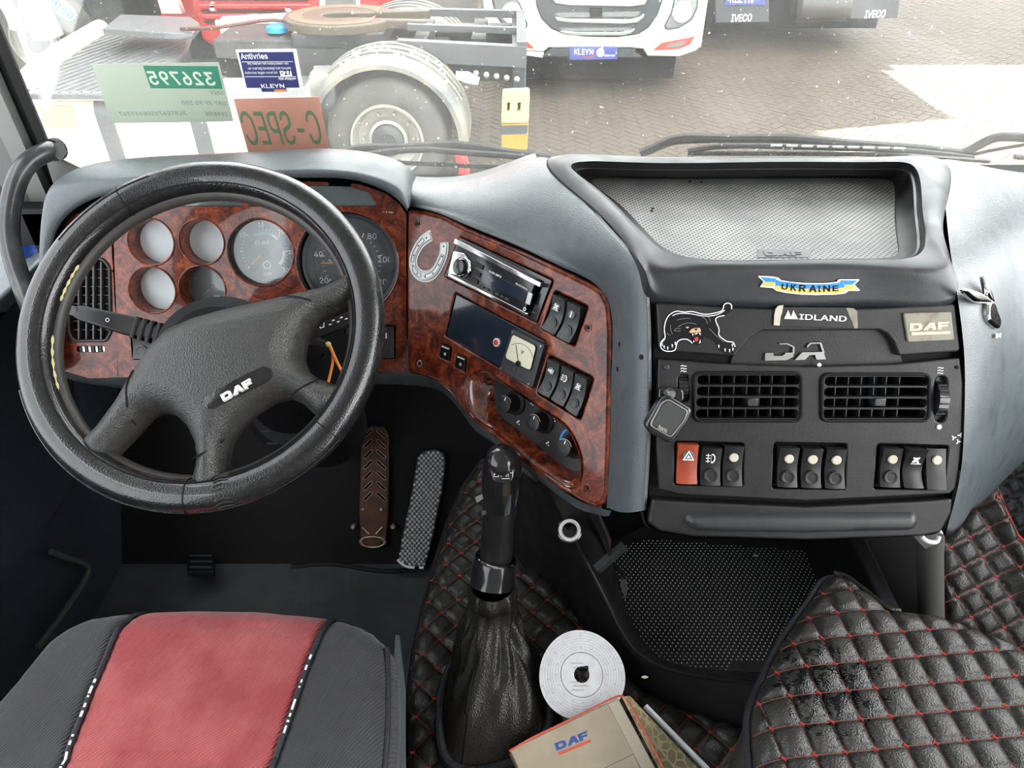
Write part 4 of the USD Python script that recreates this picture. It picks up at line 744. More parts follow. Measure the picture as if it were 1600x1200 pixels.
def dec(host, name, pts, m, w=None, h=.0009, ox=1020, oy=470, zz=None):
    q = CE.px(S(zz or z, pts, ox, oy)); g = LineString(spl(q, 24)).buffer(w) if w else Polygon(q).buffer(0); host.part(name, CE.w(ext(g, h, h + .0004)), m)
dec(pk, 'back_line', [(330, 245), (420, 212), (640, 218), (820, 250), (960, 250), (1080, 225), (1190, 160)], 'white', .0005)
for q in ([(400, 320), (520, 295), (620, 293)], [(420, 430), (520, 380), (640, 370), (720, 390)], [(290, 400), (300, 500), (325, 550)], [(350, 490), (400, 460), (455, 460)], [(360, 495), (410, 505), (455, 495)], [(820, 275), (880, 310), (905, 380)], [(880, 240), (940, 290), (955, 350)], [(940, 460), (1010, 540), (1100, 620), (1180, 680)], [(240, 540), (260, 565), (290, 570)]): dec(pk, 'fur_line', q, 'silver', .0003)
dec(pk, 'muzzle', [(600, 520), (640, 470), (700, 450), (780, 450), (800, 500), (780, 525), (700, 530), (620, 535)], 'tan'); dec(pk, 'nose', [(690, 460), (740, 455), (730, 490), (700, 490)], 'rust', h=.0013)
dec(pk, 'mouth', [(650, 540), (790, 530), (790, 690), (740, 720), (670, 690)], 'deep_black', h=.0011); dec(pk, 'tongue', [(690, 610), (750, 600), (750, 670), (700, 670)], 'red', h=.0015)
for q in ([(645, 545), (675, 545), (660, 590)], [(760, 535), (795, 530), (785, 575)], [(665, 690), (690, 680), (680, 650)], [(760, 710), (795, 690), (785, 640)], [(690, 545), (740, 530), (735, 550), (695, 562)]): dec(pk, 'tooth', q, 'white', h=.0016)
dec(pk, 'eye', [(540, 440), (580, 425), (605, 445), (570, 460)], 'tan')
for a, b in ((150, 720), (185, 760), (245, 780), (320, 740), (370, 700), (1095, 750), (1200, 810), (1275, 820), (1330, 800), (1320, 730)): dec(pk, 'claw', [(a - 12, b - 20), (a + 12, b - 15), (a + 8, b + 38), (a - 6, b + 30)], 'white')
uk = Thing('ribbon_sticker', 'blue and yellow ribbon sticker reading UKRAINE below the tray', 'sticker', CE.pt(0, .09, 0)); zu = 9.41
mk = lambda pts: Polygon(CE.px(S(zu, pts, 1180, 420), .004)).buffer(0)
ub = [(40, 115), (60, 102), (250, 112), (340, 128), (375, 165), (520, 190), (700, 205), (880, 210), (1080, 205), (1205, 190), (1215, 165), (1250, 152), (1520, 152), (1532, 165), (1460, 235), (1535, 310), (1530, 325), (1370, 325), (1320, 365), (1180, 380), (900, 388), (680, 380), (450, 355), (310, 325), (260, 285), (80, 270), (75, 258), (125, 190)]
uk.part('white_border', CE.w(ext(mk(ub), .003, .0046)), 'white')
fl1 = mk([(75, 122), (300, 140), (290, 195), (150, 188)]); fl2 = mk([(300, 160), (380, 185), (700, 228), (1050, 228), (1210, 210), (1280, 185), (1310, 270), (1180, 285), (880, 296), (560, 280), (300, 242)]); fl3 = mk([(1225, 185), (1260, 170), (1490, 172), (1425, 232), (1312, 232), (1290, 185)])
yl1 = mk([(150, 192), (285, 200), (272, 255), (95, 255)]); yl2 = mk([(300, 245), (560, 284), (880, 300), (1180, 289), (1312, 274), (1325, 335), (1180, 360), (900, 368), (680, 360), (450, 335), (310, 305), (285, 280)]); yl3 = mk([(1315, 236), (1425, 236), (1500, 302), (1340, 302)])
for g in (fl1, fl2, fl3): uk.part('blue_field', CE.w(ext(g, .0046, .0051)), 'flag_blue')
for g in (yl1, yl2, yl3): uk.part('yellow_field', CE.w(ext(g, .0046, .0051)), 'flag_yellow')
lt = 'UKRAINE'; us = [(430, 300, 218), (560, 318, 230), (690, 330, 236), (845, 337, 245), (945, 338, 258), (1050, 335, 250), (1180, 328, 250)]
for ch_, (a, b, tp), w in zip(lt, us, (90, 80, 95, 110, 35, 100, 85)):
    p = S(zu, [(a - w / 2, b), (a + w / 2, b + (2 if a < 900 else -4))], 1180, 420); hh = np.linalg.norm(CE.p1(*S(zu, [(a, b)], 1180, 420)[0]) - CE.p1(*S(zu, [(a, tp)], 1180, 420)[0]))
    uk.part('letter', text(CE, ch_, p[0], p[1], hh, .0051, .0004), 'deep_black')
md = Thing('name_badge', 'black name plate with white lettering and torn yellowed tape in the centre panel cover', 'badge', CE.pt(0, .06, 0))
md.part('plate', CE.w(ext(rpoly(CE.px(S(zu, [(380, 560), (1330, 570), (1430, 575), (1490, 620), (1500, 870), (1440, 880), (350, 845)], 1180, 420)), .001), .0, .0016, .0005)), 'black_plastic')
md.part('grey_end', CE.w(ext(Polygon(CE.px(S(zu, [(1325, 572), (1430, 577), (1488, 622), (1498, 870), (1450, 876)], 1180, 420))), .0016, .0020)), 'plate_beige')
md.part('torn_tape', CE.w(ext(Polygon(CE.px(S(zu, [(330, 540), (405, 532), (385, 640), (365, 700), (350, 835), (262, 828), (270, 680), (290, 585)], 1180, 420))), .0014, .0026, .0004)), 'cream_dot', label='torn yellowed tape')
md.part('initial', CE.w(ext(shapely.union_all([Polygon(CE.px(S(zu, q, 1180, 420))) for q in ([(413, 735), (475, 603), (530, 738)], [(505, 738), (550, 606), (622, 742)])]), .0016, .0022)), 'silver_print')
md.part('lettering', text(CE, 'IDLAND', S(zu, [(640, 742)], 1180, 420)[0], S(zu, [(1338, 775)], 1180, 420)[0], .0058, .0016, .0006), 'white_print')
dp = Thing('metal_badge', 'beige metal plate with gold lettering at the right end of the panel cover', 'badge', CE.pt(.13, .05, 0))
dp.part('plate', CE.w(ext(rpoly(CE.px([(1410, 489), (1484, 487), (1489, 531), (1417, 534)]), .0012), .0, .003, .0008)), 'plate_beige')
for m in daf(CE, (1421, 517), (1482, 514), .0082, .003, .0006): dp.part('letter', m, 'gold_print')
dp.part('underline', CE.w(ext(Polygon(CE.px([(1421, 519), (1482, 517), (1482, 521), (1422, 523.5)])), .003, .0036)), 'gold_print')
# phone holder
ph = Thing('phone_holder', 'black magnetic phone holder clipped beside the left air vent', 'phone holder', CE.pt(-.13, -.03, .02)); z4 = 4.706
Q = lambda pts: S(z4, pts, 960, 440)
ph.part('back_plate', CE.w(ext(rpoly(CE.px(Q([(320, 775), (480, 780), (500, 800), (500, 870), (310, 880)])), .002), 0, .008, .002)), 'gloss_black')
ph.part('ball_joint', CE.w(lathe([(.004, .006), (.0062, .010), (.0062, .014), (.004, .02)], 20, *CE.p1(*Q([(405, 820)])[0], .01))), 'silver')
bq = rpoly(CE.px(Q([(395, 825), (578, 940), (545, 1030), (430, 1180), (395, 1190), (235, 1095), (222, 1050), (330, 870)]), .02), .005)
ph.part('case', CE.w(ext(bq, .008, .022, .004, 5)), 'gloss_black')
bi = rpoly(CE.px(Q([(395, 860), (545, 950), (520, 1020), (415, 1150), (265, 1065), (262, 1040), (345, 885)], ), .022), .004)
ph.part('silver_ring', CE.w(ext(bi.difference(bi.buffer(-.0018)), .021, .0232, .0004)), 'silver')
ph.part('pad', CE.w(ext(bi.buffer(-.0026), .0215, .0235, .0006)), 'hoco_grey'); ph.part('name', text(CE, 'hoco.', Q([(318, 1080)])[0], Q([(385, 1112)])[0], .0046, .0236), 'silver_print')
# silver rabbit-head emblem on the passenger fascia
e0, e1, e2 = at_t(1522, 470, PS[1][3][2]), at_t(1564, 470, PS[2][3][2]), at_t(1526, 560, PS[1][4][2]); en = np.cross(e1 - e0, e0 - e2); en /= np.linalg.norm(en); en = en if en @ (CAM - e0) > 0 else -en
EM = Fr(e0 * .5 + e1 * .5 + en * .006, en); em = Thing('rabbit_emblem', 'small chrome rabbit head emblem with two long ears stuck on the grey fascia', 'emblem', EM.o)
for nme, q in (('ear', [(1504, 452), (1520, 453), (1538, 462), (1549, 473), (1535, 474), (1518, 468)]), ('ear', [(1535, 430), (1541, 441), (1548, 457), (1551, 474), (1546, 470), (1539, 452)]), ('head', [(1545, 470), (1552, 473), (1556, 485), (1561, 500), (1559, 513), (1551, 510), (1543, 501), (1541, 485)])):
    em.part(nme, EM.w(dome(Polygon(spl(EM.px(q), 40, True)).buffer(0), .0015, rnd(.003, .003), skirt=-.003)), 'chrome', smooth=True)
em.part('bow_tie', EM.w(ext(Polygon(EM.px([(1555, 520), (1559, 523), (1563, 520), (1562, 529), (1559, 526), (1555, 529)])), 0, .001)), 'white')

# ================================================================ steering wheel and column
WH = Fr((-.398, .7906, .892), (0, -math.cos(math.radians(50.7)), math.sin(math.radians(50.7))))
sw = Thing('steering_wheel', 'black leather covered steering wheel with a four spoke grey hub', 'steering wheel', WH.o)
rc = sw.part('rim_cover', WH.w(torus(.2135, .0215, 160, 24)), 'rim_leather', smooth=True, label='stitched black leather cover')
sw.part('rim', WH.w(torus(.1980, .0120, 140, 18, h=-.011)), 'rim_old', smooth=True, label='worn grey original rim')
for a0, a1 in ((2.62, 2.98), (3.12, 3.62)):
    t = np.linspace(a0, a1, 24); sw.part('foam_tear', WH.w(tube(np.c_[(.1935 * np.cos(t)), .1935 * np.sin(t), np.full(24, .0005)], .0034 * np.clip(np.minimum(np.arange(24), 23 - np.arange(24)) / 4 + .1, 0, 1) * (.75 + .25 * np.sin(np.arange(24) * 1.7)), 8)), 'foam', label='yellow foam showing')
t = np.linspace(0, 2 * np.pi, 200, endpoint=False)
rc.sub('inner_seam', WH.w(tube(np.c_[(.1985 * np.cos(t)), .1985 * np.sin(t), np.full(200, .0158)], .0011, 5, closed=True)), 'deep_black')
for k, (a0, a1, ps) in enumerate(((3.5, 4.72, .35), (4.8, 5.62, .35), (1.95, 2.6, 1.2))):
    t = np.linspace(a0, a1, 60); rr = .2135 + .0218 * math.cos(ps); rc.sub('piping', WH.w(tube(np.c_[rr * np.cos(t), rr * np.sin(t), np.full(60, .0218 * math.sin(ps))], .0012, 6)), 'rim_leather')
for a in (2.16, 5.62, 4.73):
    b = np.linspace(-.4, 3.4, 30); rc.sub('cross_seam', WH.w(tube(np.array([((.2135 + .0219 * np.cos(x)) * math.cos(a), (.2135 + .0219 * np.cos(x)) * math.sin(a), .0219 * np.sin(x)) for x in b]), .0008, 5)), 'deep_black')
for k in range(9):
    b = .5 + k * .27; f_ = lambda a, x: ((.2135 + .0223 * math.cos(x)) * math.cos(a), (.2135 + .0223 * math.cos(x)) * math.sin(a), .0223 * math.sin(x))
    rc.sub('stitch', WH.w(tube([f_(4.90, b), f_(4.945, b + .12), f_(4.99, b)], .0009, 5)), 'rim_old')
# hub and spokes in one upholstered body
hub = Polygon(WH.px([(122, 690), (150, 662), (178, 625), (205, 580), (232, 540), (262, 512), (300, 495), (345, 482), (400, 470), (450, 458), (500, 446), (530, 432), (548, 412), (566, 440), (560, 462), (530, 478), (500, 490), (482, 508), (472, 530), (468, 555), (476, 575), (494, 588), (520, 597), (545, 596), (540, 622), (520, 650), (496, 652), (482, 640), (466, 625), (448, 618), (425, 622), (395, 640), (368, 665), (352, 690), (347, 715), (350, 745), (352, 775), (300, 775), (298, 745), (304, 715), (300, 690), (288, 665), (268, 646), (245, 640), (225, 648), (200, 676), (175, 702), (160, 722), (140, 720)], .0)).buffer(0).buffer(-.004, quad_segs=8).buffer(.008, quad_segs=8).buffer(-.004, quad_segs=8)
cen = WH.p1(345, 560)
def hubh(p, d):
    q = np.exp(-(((p - cen) / A(.115, .085)) ** 2).sum(1)); return -.014 + .030 * np.sqrt(np.clip(1 - (1 - np.clip(d / .022, 0, 1)) ** 2, 0, 1)) + .022 * q * np.clip(d / .03, 0, 1)
hb = sw.part('hub', WH.w(dome(hub, .0045, hubh, skirt=-.03)), 'hub_leather', smooth=True, label='grey padded hub with spokes')
def onhub(u, v, lift=.0006):
    p = WH.p1(u, v, .02); d = Point(*p).distance(hub.exterior); h = float(hubh(p[None], np.array([d]))[0]) + lift; p = WH.p1(u, v, h); return (*p, h)
for q in ([(208, 578), (198, 600), (198, 630), (203, 652), (212, 664)], [(440, 462), (470, 465), (500, 475), (530, 484)], [(302, 716), (322, 705), (350, 688)], [(455, 618), (470, 606), (498, 592)]):
    hb.sub('seam', WH.w(tube(np.array([onhub(*p) for p in spl(q, 16)]), .0011, 5)), 'deep_black')
a, b = A(*onhub(322, 632, 0)), A(*onhub(420, 580, 0)); hx = b[:2] - a[:2]; hx /= np.linalg.norm(hx)
slot = LineString([a[:2] + hx * .006, b[:2] - hx * .006]).buffer(.0085); sh = (a[2] + b[2]) / 2 + .006
def sloth(p, d): return np.array([hubh(x[None], np.array([Point(*x).distance(hub.exterior)]))[0] for x in p]) + .0010 - .000 * d
hb.sub('badge_slot', WH.w(dome(slot, .004, sloth)), 'rim_leather', smooth=True)
lp = [onhub(u, v, .0048) for u, v in ((349, 627), (396, 601))]
bf = Fr(WH.pt(*lp[0]), WH.n, WH.x * (lp[1][0] - lp[0][0]) + WH.y * (lp[1][1] - lp[0][1]) + WH.n * (lp[1][2] - lp[0][2]))
Lw = np.linalg.norm(A(*lp[1]) - A(*lp[0]))
for k in range(3):
    v, f = ext(DAFP[k], -.005, .0008); hb.sub('badge_letter', bf.w((np.c_[v[:, 0] / 3.2 * Lw, v[:, 1] * .0090, v[:, 2]], f)), 'white')
# column shroud, stalks, key
sc = Thing('steering_column', 'dark steering column with stalks behind the wheel hub', 'steering column', WH.pt(0, 0, -.1))
sc.part('shroud', WH.w(lathe([(.062, -.035), (.085, -.05), (.088, -.10), (.075, -.17), (.06, -.25), (.058, -.34), (.075, -.40)], 36, 0, -.01, ex=.85)), 'deep_black', smooth=40)
bl = sc.part('bellows', WH.w(lathe([(.075 + .012 * (k % 2), -.40 - .012 * k) for k in range(22)], 32, 0, -.02)), 'deep_black')
for u, v in ((415, 673), (425, 693)): sc.part('shroud_clip', tube([at_t(u - 8, v, 1.07), at_t(u + 8, v, 1.07)], .0018, 6), 'tray_plastic')
s0, s1 = at_t(116, 486, 1.04), at_t(250, 522, 1.035); dd = s1 - s0
SK = Fr(s0, (0, -.75, .66), dd); Ls = np.linalg.norm(dd)
lk = sc.part('left_stalk', SK.w(ext(Polygon([(.0, -.006), (.012, -.011), (Ls * .62, -.014), (Ls, -.010), (Ls, .010), (Ls * .62, .014), (.012, .011), (.0, .006)]), -.008, .008, .004)), 'black_plastic')
for k in range(4): lk.sub('collar_rib', SK.w(ext(sbox(Ls * (.70 + .085 * k), -.0155, Ls * (.70 + .085 * k) + .008, .0155), -.010, .010, .003)), 'black_plastic')
lk.sub('tip', SK.w(ext(sbox(-.004, -.007, .010, .007), -.007, .0085, .003)), 'tray_plastic')
lk.sub('light_symbol', SK.w(ext(circ(Ls * .42, 0, .003).difference(circ(Ls * .42, 0, .0018)), .008, .0085)), 'white_print')
s0, s1 = at_t(560, 492, 1.06), at_t(455, 527, 1.05); dd = s0 - s1
SK2 = Fr(s1, (0, -.75, .66), dd); Ls = np.linalg.norm(dd)
rk = sc.part('right_stalk', SK2.w(ext(Polygon([(0, -.012), (Ls * .3, -.015), (Ls * .95, -.012), (Ls, -.006), (Ls, .006), (Ls * .95, .011), (Ls * .3, .014), (0, .010)]), -.008, .008, .004)), 'black_plastic')
rk.sub('wiper_symbol', SK2.w(ext(Polygon([(Ls * .42, .005), (Ls * .54, .005), (Ls * .51, -.004), (Ls * .45, -.004)]).difference(Polygon([(Ls * .44, .0035), (Ls * .52, .0035), (Ls * .50, -.0025), (Ls * .46, -.0025)])), .008, .0086)), 'white_print')
for k in range(5): rk.sub('mark', SK2.w(ext(sbox(Ls * (.58 + .06 * k), -.004 + (k % 2) * .004, Ls * (.58 + .06 * k) + .004, -.002 + (k % 2) * .004), .008, .0085)), 'white_print')
sc.part('ignition_housing', hullpts([at_t(u, v, t) for u, v in ((462, 520), (520, 512), (560, 530), (566, 585), (530, 604), (470, 592)) for t in (1.085, 1.13)]), 'deep_black')
ky = Thing('ignition_key', 'ignition key with an orange cord loop behind the right lower spoke', 'key', at_t(515, 545, 1.06))
ky.part('key_bow', tube([at_t(482, 533, 1.05), at_t(495, 532, 1.05), at_t(512, 539, 1.05)], [.006, .007, .006], 10), 'tray_plastic')
ky.part('toggle', lathe([(.001, -.004), (.004, -.002), (.004, .002), (.001, .004)], 12)[0] + at_t(513, 538, 1.042) if False else (lathe([(.001, -.004), (.004, -.002), (.004, .002), (.001, .004)], 12)[0] + at_t(513, 538, 1.042), lathe([(.001, -.004), (.004, -.002), (.004, .002), (.001, .004)], 12)[1]), 'yellow')
ky.part('cord', tube(spl([at_t(u, v, 1.042) for u, v in ((514, 540), (520, 555), (518, 575), (512, 600))], 20), .0022, 6), 'orange'); ky.part('cord', tube(spl([at_t(u, v, 1.04) for u, v in ((516, 541), (524, 560), (533, 578), (545, 598))], 20), .0022, 6), 'orange')
ky.part('charm', tube([at_t(503, 557, 1.04), at_t(508, 552, 1.04)], .003, 8), 'chrome')
# ================================================================ pedals
def pedal_frame(u0, v0, z0, u1, v1, y1):
    a, b = at_z(u0, v0, z0), at_y(u1, v1, y1); d = b - a; return Fr((a + b) / 2, np.cross((1.0, 0, 0), d), (1, 0, 0)), a, b
BK, _, _ = pedal_frame(585, 852, .05, 588, 668, 1.29)
bk = Thing('brake_pedal', 'rusty brown long pedal with a row of chevron slots', 'pedal', at_z(585, 855, 0.02))
bo = rpoly(BK.px([(567, 673), (580, 666), (600, 668), (607, 682), (606, 790), (603, 845), (585, 857), (564, 848), (561, 800), (564, 690)]), .004)
sl = []
for k in range(7):
    v = 677 + k * 16.4
    for q in ((570, v + 5, 580, v - 5), (590, v - 5, 601, v + 5)): sl.append(LineString(BK.px([q[:2], q[2:]])).buffer(.0022))
for hh in sl: bo = bo.difference(hh.buffer(.0004))
bk.part('plate', BK.w(ext(bo, -.012, 0, .002)), 'rust')
for hh in sl: bk.part('slot_edge', BK.w(ext(hh.buffer(.0016).difference(hh), -.002, .002, .0006)), 'worn_metal')
bk.part('plate_edge', BK.w(tube(np.c_[lin(BK.px([(605, 680), (606, 740), (605, 800), (602, 842)]), 20), np.full(20, .0)], .0032, 8)), 'rust')
x, y = BK.p1(583, 846); bk.part('heel_cup', BK.w((lambda m: (m[0] * A(1.0, .45, 1) + A(x, y, .003), m[1]))(torus(.0285, .0042, 32, 8))), 'worn_metal')
for q in ((566, 823, 577, 834), (598, 823, 588, 834)): bk.part('chevron', BK.w(tube(np.c_[BK.px([q[:2], q[2:]]), [.003, .003]], .0028, 8)), 'worn_metal')
for u, v in ((552, 823), (614, 823)): bk.part('pivot_bolt', BK.w(lathe([(.006, -.012), (.0065, .002), (.004, .006)], 12, *BK.p1(u, v))), 'worn_metal')
for u, v in ((567, 796), (596, 796)): bk.part('rivet', BK.w(lathe([(.004, -.001), (.004, .003), (.002, .005)], 12, *BK.p1(u, v))), 'worn_metal')
AC, _, _ = pedal_frame(640, 880, .03, 672, 705, 1.26)
ac = Thing('accelerator_pedal', 'silver studded accelerator pedal beside the tunnel cover', 'pedal', at_z(640, 885, 0.01))
ao = rpoly(AC.px([(652, 716), (662, 705), (680, 702), (692, 708), (696, 722), (690, 770), (676, 840), (664, 886), (640, 886), (622, 878), (628, 840), (642, 775)]), .006)
ac.part('plate', AC.w(ext(ao, -.012, 0, .002)), 'dark_grey')
x0, y0, x1, y1 = ao.bounds; st = []; ai = ao.buffer(-.003); base = lathe([(.0041, -.0005), (.0036, .0014), (.0018, .0025)], 7, c0=False)
for j, yy in enumerate(np.arange(y0, y1, .0062)):
    for xx in np.arange(x0, x1, .0108) + (j % 2) * .0054:
        if ai.contains(Point(xx, yy)): st.append((base[0] + A(xx, yy, 0), base[1]))
ac.part('stud_pattern', AC.w(join(st)), 'steel_pedal', kind='stuff', label='raised bright studs')
ac.part('heel_edge', AC.w(tube(np.c_[spl(AC.px([(621, 874), (632, 884), (648, 887)]), 12), np.full(12, .001)], .0032, 8)), 'white'); ac.part('heel_edge', AC.w(tube(np.c_[AC.px([(655, 887), (662, 887)]), [.001, .001]], .0032, 8)), 'white')
CP, _, _ = pedal_frame(316, 895, .06, 314, 845, 1.2)
cl_ = Thing('clutch_pedal', 'dim black ribbed clutch pedal in the dark left footwell', 'pedal', at_z(316, 895, .06))
cl_.part('pad', CP.w(ext(rpoly(CP.px([(294, 846), (333, 846), (336, 893), (292, 893)]), .005), -.012, 0, .003)), 'deep_black')
for k in range(5): cl_.part('rib', CP.w(tube(np.c_[CP.px([(297, 851 + 9 * k), (331, 851 + 9 * k)]), [.001, .001]], .0026, 6)), 'floor_rubber')
fm = [at_z(u, v, .004) for u, v in ((455, 884), (520, 880), (560, 886), (600, 891), (640, 890))]
solo('trim_5', tube(spl(fm, 30) - A(0, 0, .006), .007, 8), 'deep_black', kind='structure')
# ================================================================ quilted covers
PQ = .038
def lattice(p, ang, o=(0, 0)): c, s = math.cos(ang), math.sin(ang); q = (p - A(*o)) / PQ; return q[..., 0] * c + q[..., 1] * s, -q[..., 0] * s + q[..., 1] * c
def puff(p, ang, o=(0, 0), h=.009): a, b = lattice(p, ang, o); return h * (np.abs(np.sin(np.pi * a)) * np.abs(np.sin(np.pi * b))) ** .27
def stitches(poly, ang, hf, o=(0, 0), w=.0006, nodes=True, dash=True):
    c, s = math.cos(ang), math.sin(ang); x0, y0, x1, y1 = poly.bounds; R = math.hypot(x1 - x0, y1 - y0); cx = A((x0 + x1) / 2, (y0 + y1) / 2); out = []; inner = poly.buffer(-.004)
    a0, b0 = lattice(cx, ang, o); nr = int(R / PQ) + 2; E1, E2 = A(c, s) * PQ, A(-s, c) * PQ; OO = A(*o)
    H = lambda q: hf(q, shapely.distance(shapely.points(q), poly.exterior))
    for D, Eo, base in ((E1, E2, b0), (E2, E1, a0)):
        for k in range(-nr, nr + 1):
            kk = round(base) + k; m = OO + Eo * kk; tt = (a0 if D is E1 else b0)
            ls = LineString([m + D * (tt - nr), m + D * (tt + nr)]).intersection(inner)
            for g in getattr(ls, 'geoms', [ls]):
                if g.length < .01: continue
                q = np.array(shapely.segmentize(g, .007).coords); out.append(tube(np.c_[q, H(q) + .0008], w, 5, caps=False))
    nd = []
    if nodes:
        for i in range(-nr, nr + 1):
            for j in range(-nr, nr + 1):
                m = OO + E1 * (round(a0) + i) + E2 * (round(b0) + j)
                if inner.contains(Point(*m)):
                    h = float(H(m[None])[0]); d1 = (E1 + E2) / PQ / 1.414
                    for f in (-1, 1): nd.append(tube([(*(m + f * d1 * .0005 - A(d1[1], -d1[0]) * .0034), h + .0014), (*(m + f * d1 * .0005 + A(d1[1], -d1[0]) * .0034), h + .0014)], .0014, 5))
    return out, nd
ZT = lambda z: Fr((0, 0, z), (0, 0, 1), (1, 0, 0))
TZ = ZT(0.30)
tun = Polygon(TZ.px([(752, 706), (722, 748), (700, 800), (674, 880), (656, 940), (641, 1000), (633, 1060), (630, 1200), (626, 1320), (1190, 1320), (1185, 1128), (1090, 1100), (1010, 1066), (930, 985), (900, 935), (865, 885), (835, 840), (812, 770), (795, 706)])).buffer(-.004).buffer(.008).buffer(-.004)
th = lambda p, d: -.036 + rnd(.04, .03)(p, d) + puff(p, .785, (.01, .0)) * np.clip(d / .012, 0, 1) + .003 * meshkit.noise(np.c_[p * 9, p[:, :1] * 0], 3)
tc = Thing('engine_tunnel_cover', 'quilted black leather engine tunnel cover with red diamond stitching around the gear lever', 'cover', (0, .7, 0))
tc.part('quilted_top', TZ.w(dome(tun, .0062, th, skirt=-.295, lat=(.785, (.01, .0), PQ, 7))), 'quilt', smooth=True)
sa, sb = stitches(tun, .785, th, (.01, .0), w=.00055); tc.part('stitching', TZ.w(join(sa)), 'thread_tan', kind='stuff', label='red diamond stitching'); tc.part('cross_stitch', TZ.w(join(sb)), 'thread', kind='stuff')
e = np.array(shapely.segmentize(tun.exterior, .02).coords)[:-1]; e = e[np.argmin(e[:, 1]):].tolist() + e[:np.argmin(e[:, 1])].tolist()
tc.part('edge_piping', TZ.w(tube(np.c_[spl(e, 200, True), np.full(200, -.030)], .006, 8, closed=True)), 'quilt_dark')
# passenger seat
SZ = ZT(.52); LP = [(1181, 1300), (1180, 1200), (1175, 1127), (1178, 1092), (1195, 1051), (1222, 996), (1251, 952), (1280, 911), (1292, 894), (1306, 888), (1322, 892), (1338, 902), (1373, 929), (1394, 944), (1411, 946), (1432, 948), (1475, 955), (1516, 970), (1563, 988), (1600, 1002), (1700, 1050), (1800, 1120), (1800, 1300)]
sp_ = Polygon(SZ.px(LP)).buffer(0).buffer(-.006).buffer(.012).buffer(-.006)
sh = lambda p, d: -.030 + rnd(.055, .032)(p, d) + puff(p, .09, (.02, .01), .011) * np.clip(d / .014, .0, 1) + .003 * meshkit.noise(np.c_[p * 8, p[:, :1] * 0], 5)
ps = Thing('passenger_seat', 'passenger seat cushion under a quilted black leather cover with red square stitching', 'seat', (.6, .4, .2))
ps.part('quilted_cushion', SZ.w(dome(sp_, .0056, sh, skirt=-.30, lat=(.09, (.02, .01), PQ, 8))), 'quilt_worn', smooth=True)
sa, sb = stitches(sp_, .09, sh, (.02, .01)); ps.part('stitching', SZ.w(join(sa)), 'thread_tan', kind='stuff', label='red square stitching'); ps.part('cross_stitch', SZ.w(join(sb)), 'thread', kind='stuff')
pe = spl(SZ.px(LP[1:20], ), 140); ps.part('edge_piping', SZ.w(tube(np.c_[pe, np.full(140, -.026)], .0065, 8)), 'quilt_dark')
pe2 = spl(SZ.px(LP[9:15]), 50); ps.part('cover_hem', SZ.w(tube(np.c_[pe2, np.full(50, -.012)], .0045, 8)), 'boot')
# quilted cover further right
RQ = Fr(at_t(1535, 870, 1.30), (-.12, -.62, .77)); rp = Polygon(RQ.px([(1462, 845), (1488, 820), (1504, 800), (1526, 772), (1547, 738), (1557, 752), (1573, 795), (1592, 836), (1650, 890), (1760, 930), (1780, 1120), (1640, 1060), (1560, 1010), (1476, 975), (1466, 900)])).buffer(0).buffer(-.003).buffer(.003)
fa, fb = RQ.p1(1548, 760), RQ.p1(1600, 900); fd = (fb - fa) / np.linalg.norm(fb - fa)
def rh(p, d):
    q = p - fa; k = q[:, 0] * fd[1] - q[:, 1] * fd[0]; return -.02 + rnd(.025, .02)(p, d) + puff(p, .62, (.0, .0), .010) * np.clip(d / .01, 0, 1) + .016 * np.exp(-(k / .018) ** 2)
rq = Thing('footwell_cover', 'quilted black leather floor cover with red stitching beyond the passenger seat', 'cover', RQ.pt(0, -.1, -.05))
rq.part('quilted_sheet', RQ.w(dome(rp, .0056, rh, skirt=-.04, lat=(.62, (0, 0), PQ, 7))), 'quilt', smooth=True)
sa, sb = stitches(rp, .62, rh); rq.part('stitching', RQ.w(join(sa)), 'thread_tan', kind='stuff', label='red stitching'); rq.part('cross_stitch', RQ.w(join(sb)), 'thread', kind='stuff')
e = np.array(shapely.segmentize(rp.exterior, .01).coords)[:-1]; rq.part('edge_piping', RQ.w(tube(np.c_[e, np.full(len(e), -.006)], .003, 6, closed=True)), 'thread')
RM = Fr(at_t(1590, 745, 1.62), (-.1, -.5, .85)); rm = Polygon(RM.px([(1480, 860), (1500, 760), (1560, 690), (1620, 600), (1720, 600), (1720, 960), (1600, 960)])).buffer(0)
PQ = .033; mh = lambda p, d: -.012 + puff(p, .55, (0, 0), .012)
mm = Thing('quilted_floor_mat', 'dark quilted floor mat without red thread at the right edge', 'floor mat', RM.pt(0, -.1, -.03))
mm.part('mat', RM.w(dome(rm, .006, mh, skirt=-.03, lat=(.55, (0, 0), PQ, 6))), 'quilt_dark', smooth=True); PQ = .038
t2_ = Thing('trim_2', None, None, at_t(1455, 1000, 1.28), kind='structure'); t2_.part('column', tube([at_t(1452, 825, 1.16), at_t(1453, 870, 1.2), at_t(1456, 1000, 1.28)], [.022, .020, .020], 20), 'pillar_grey', smooth=40); t2_.part('bracket', hullpts([at_t(u, v, t) for u, v in ((1425, 836), (1470, 832), (1446, 858), (1472, 846)) for t in (1.13, 1.17)]), 'black_plastic')
bkt = Thing('trim_3', None, None, at_t(1465, 845, 1.08), kind='structure')
q = [at_t(u, v, 1.1) for u, v in ((1440, 838), (1450, 846), (1464, 846), (1467, 838))]; bkt.part('white_clip', tube(spl(q, 16), .0035, 6), 'white'); q = [at_t(u, v, 1.1) for u, v in ((1468, 826), (1472, 832), (1479, 828), (1477, 821))]; bkt.part('black_ring', tube(spl(q, 16), .0025, 6), 'white')
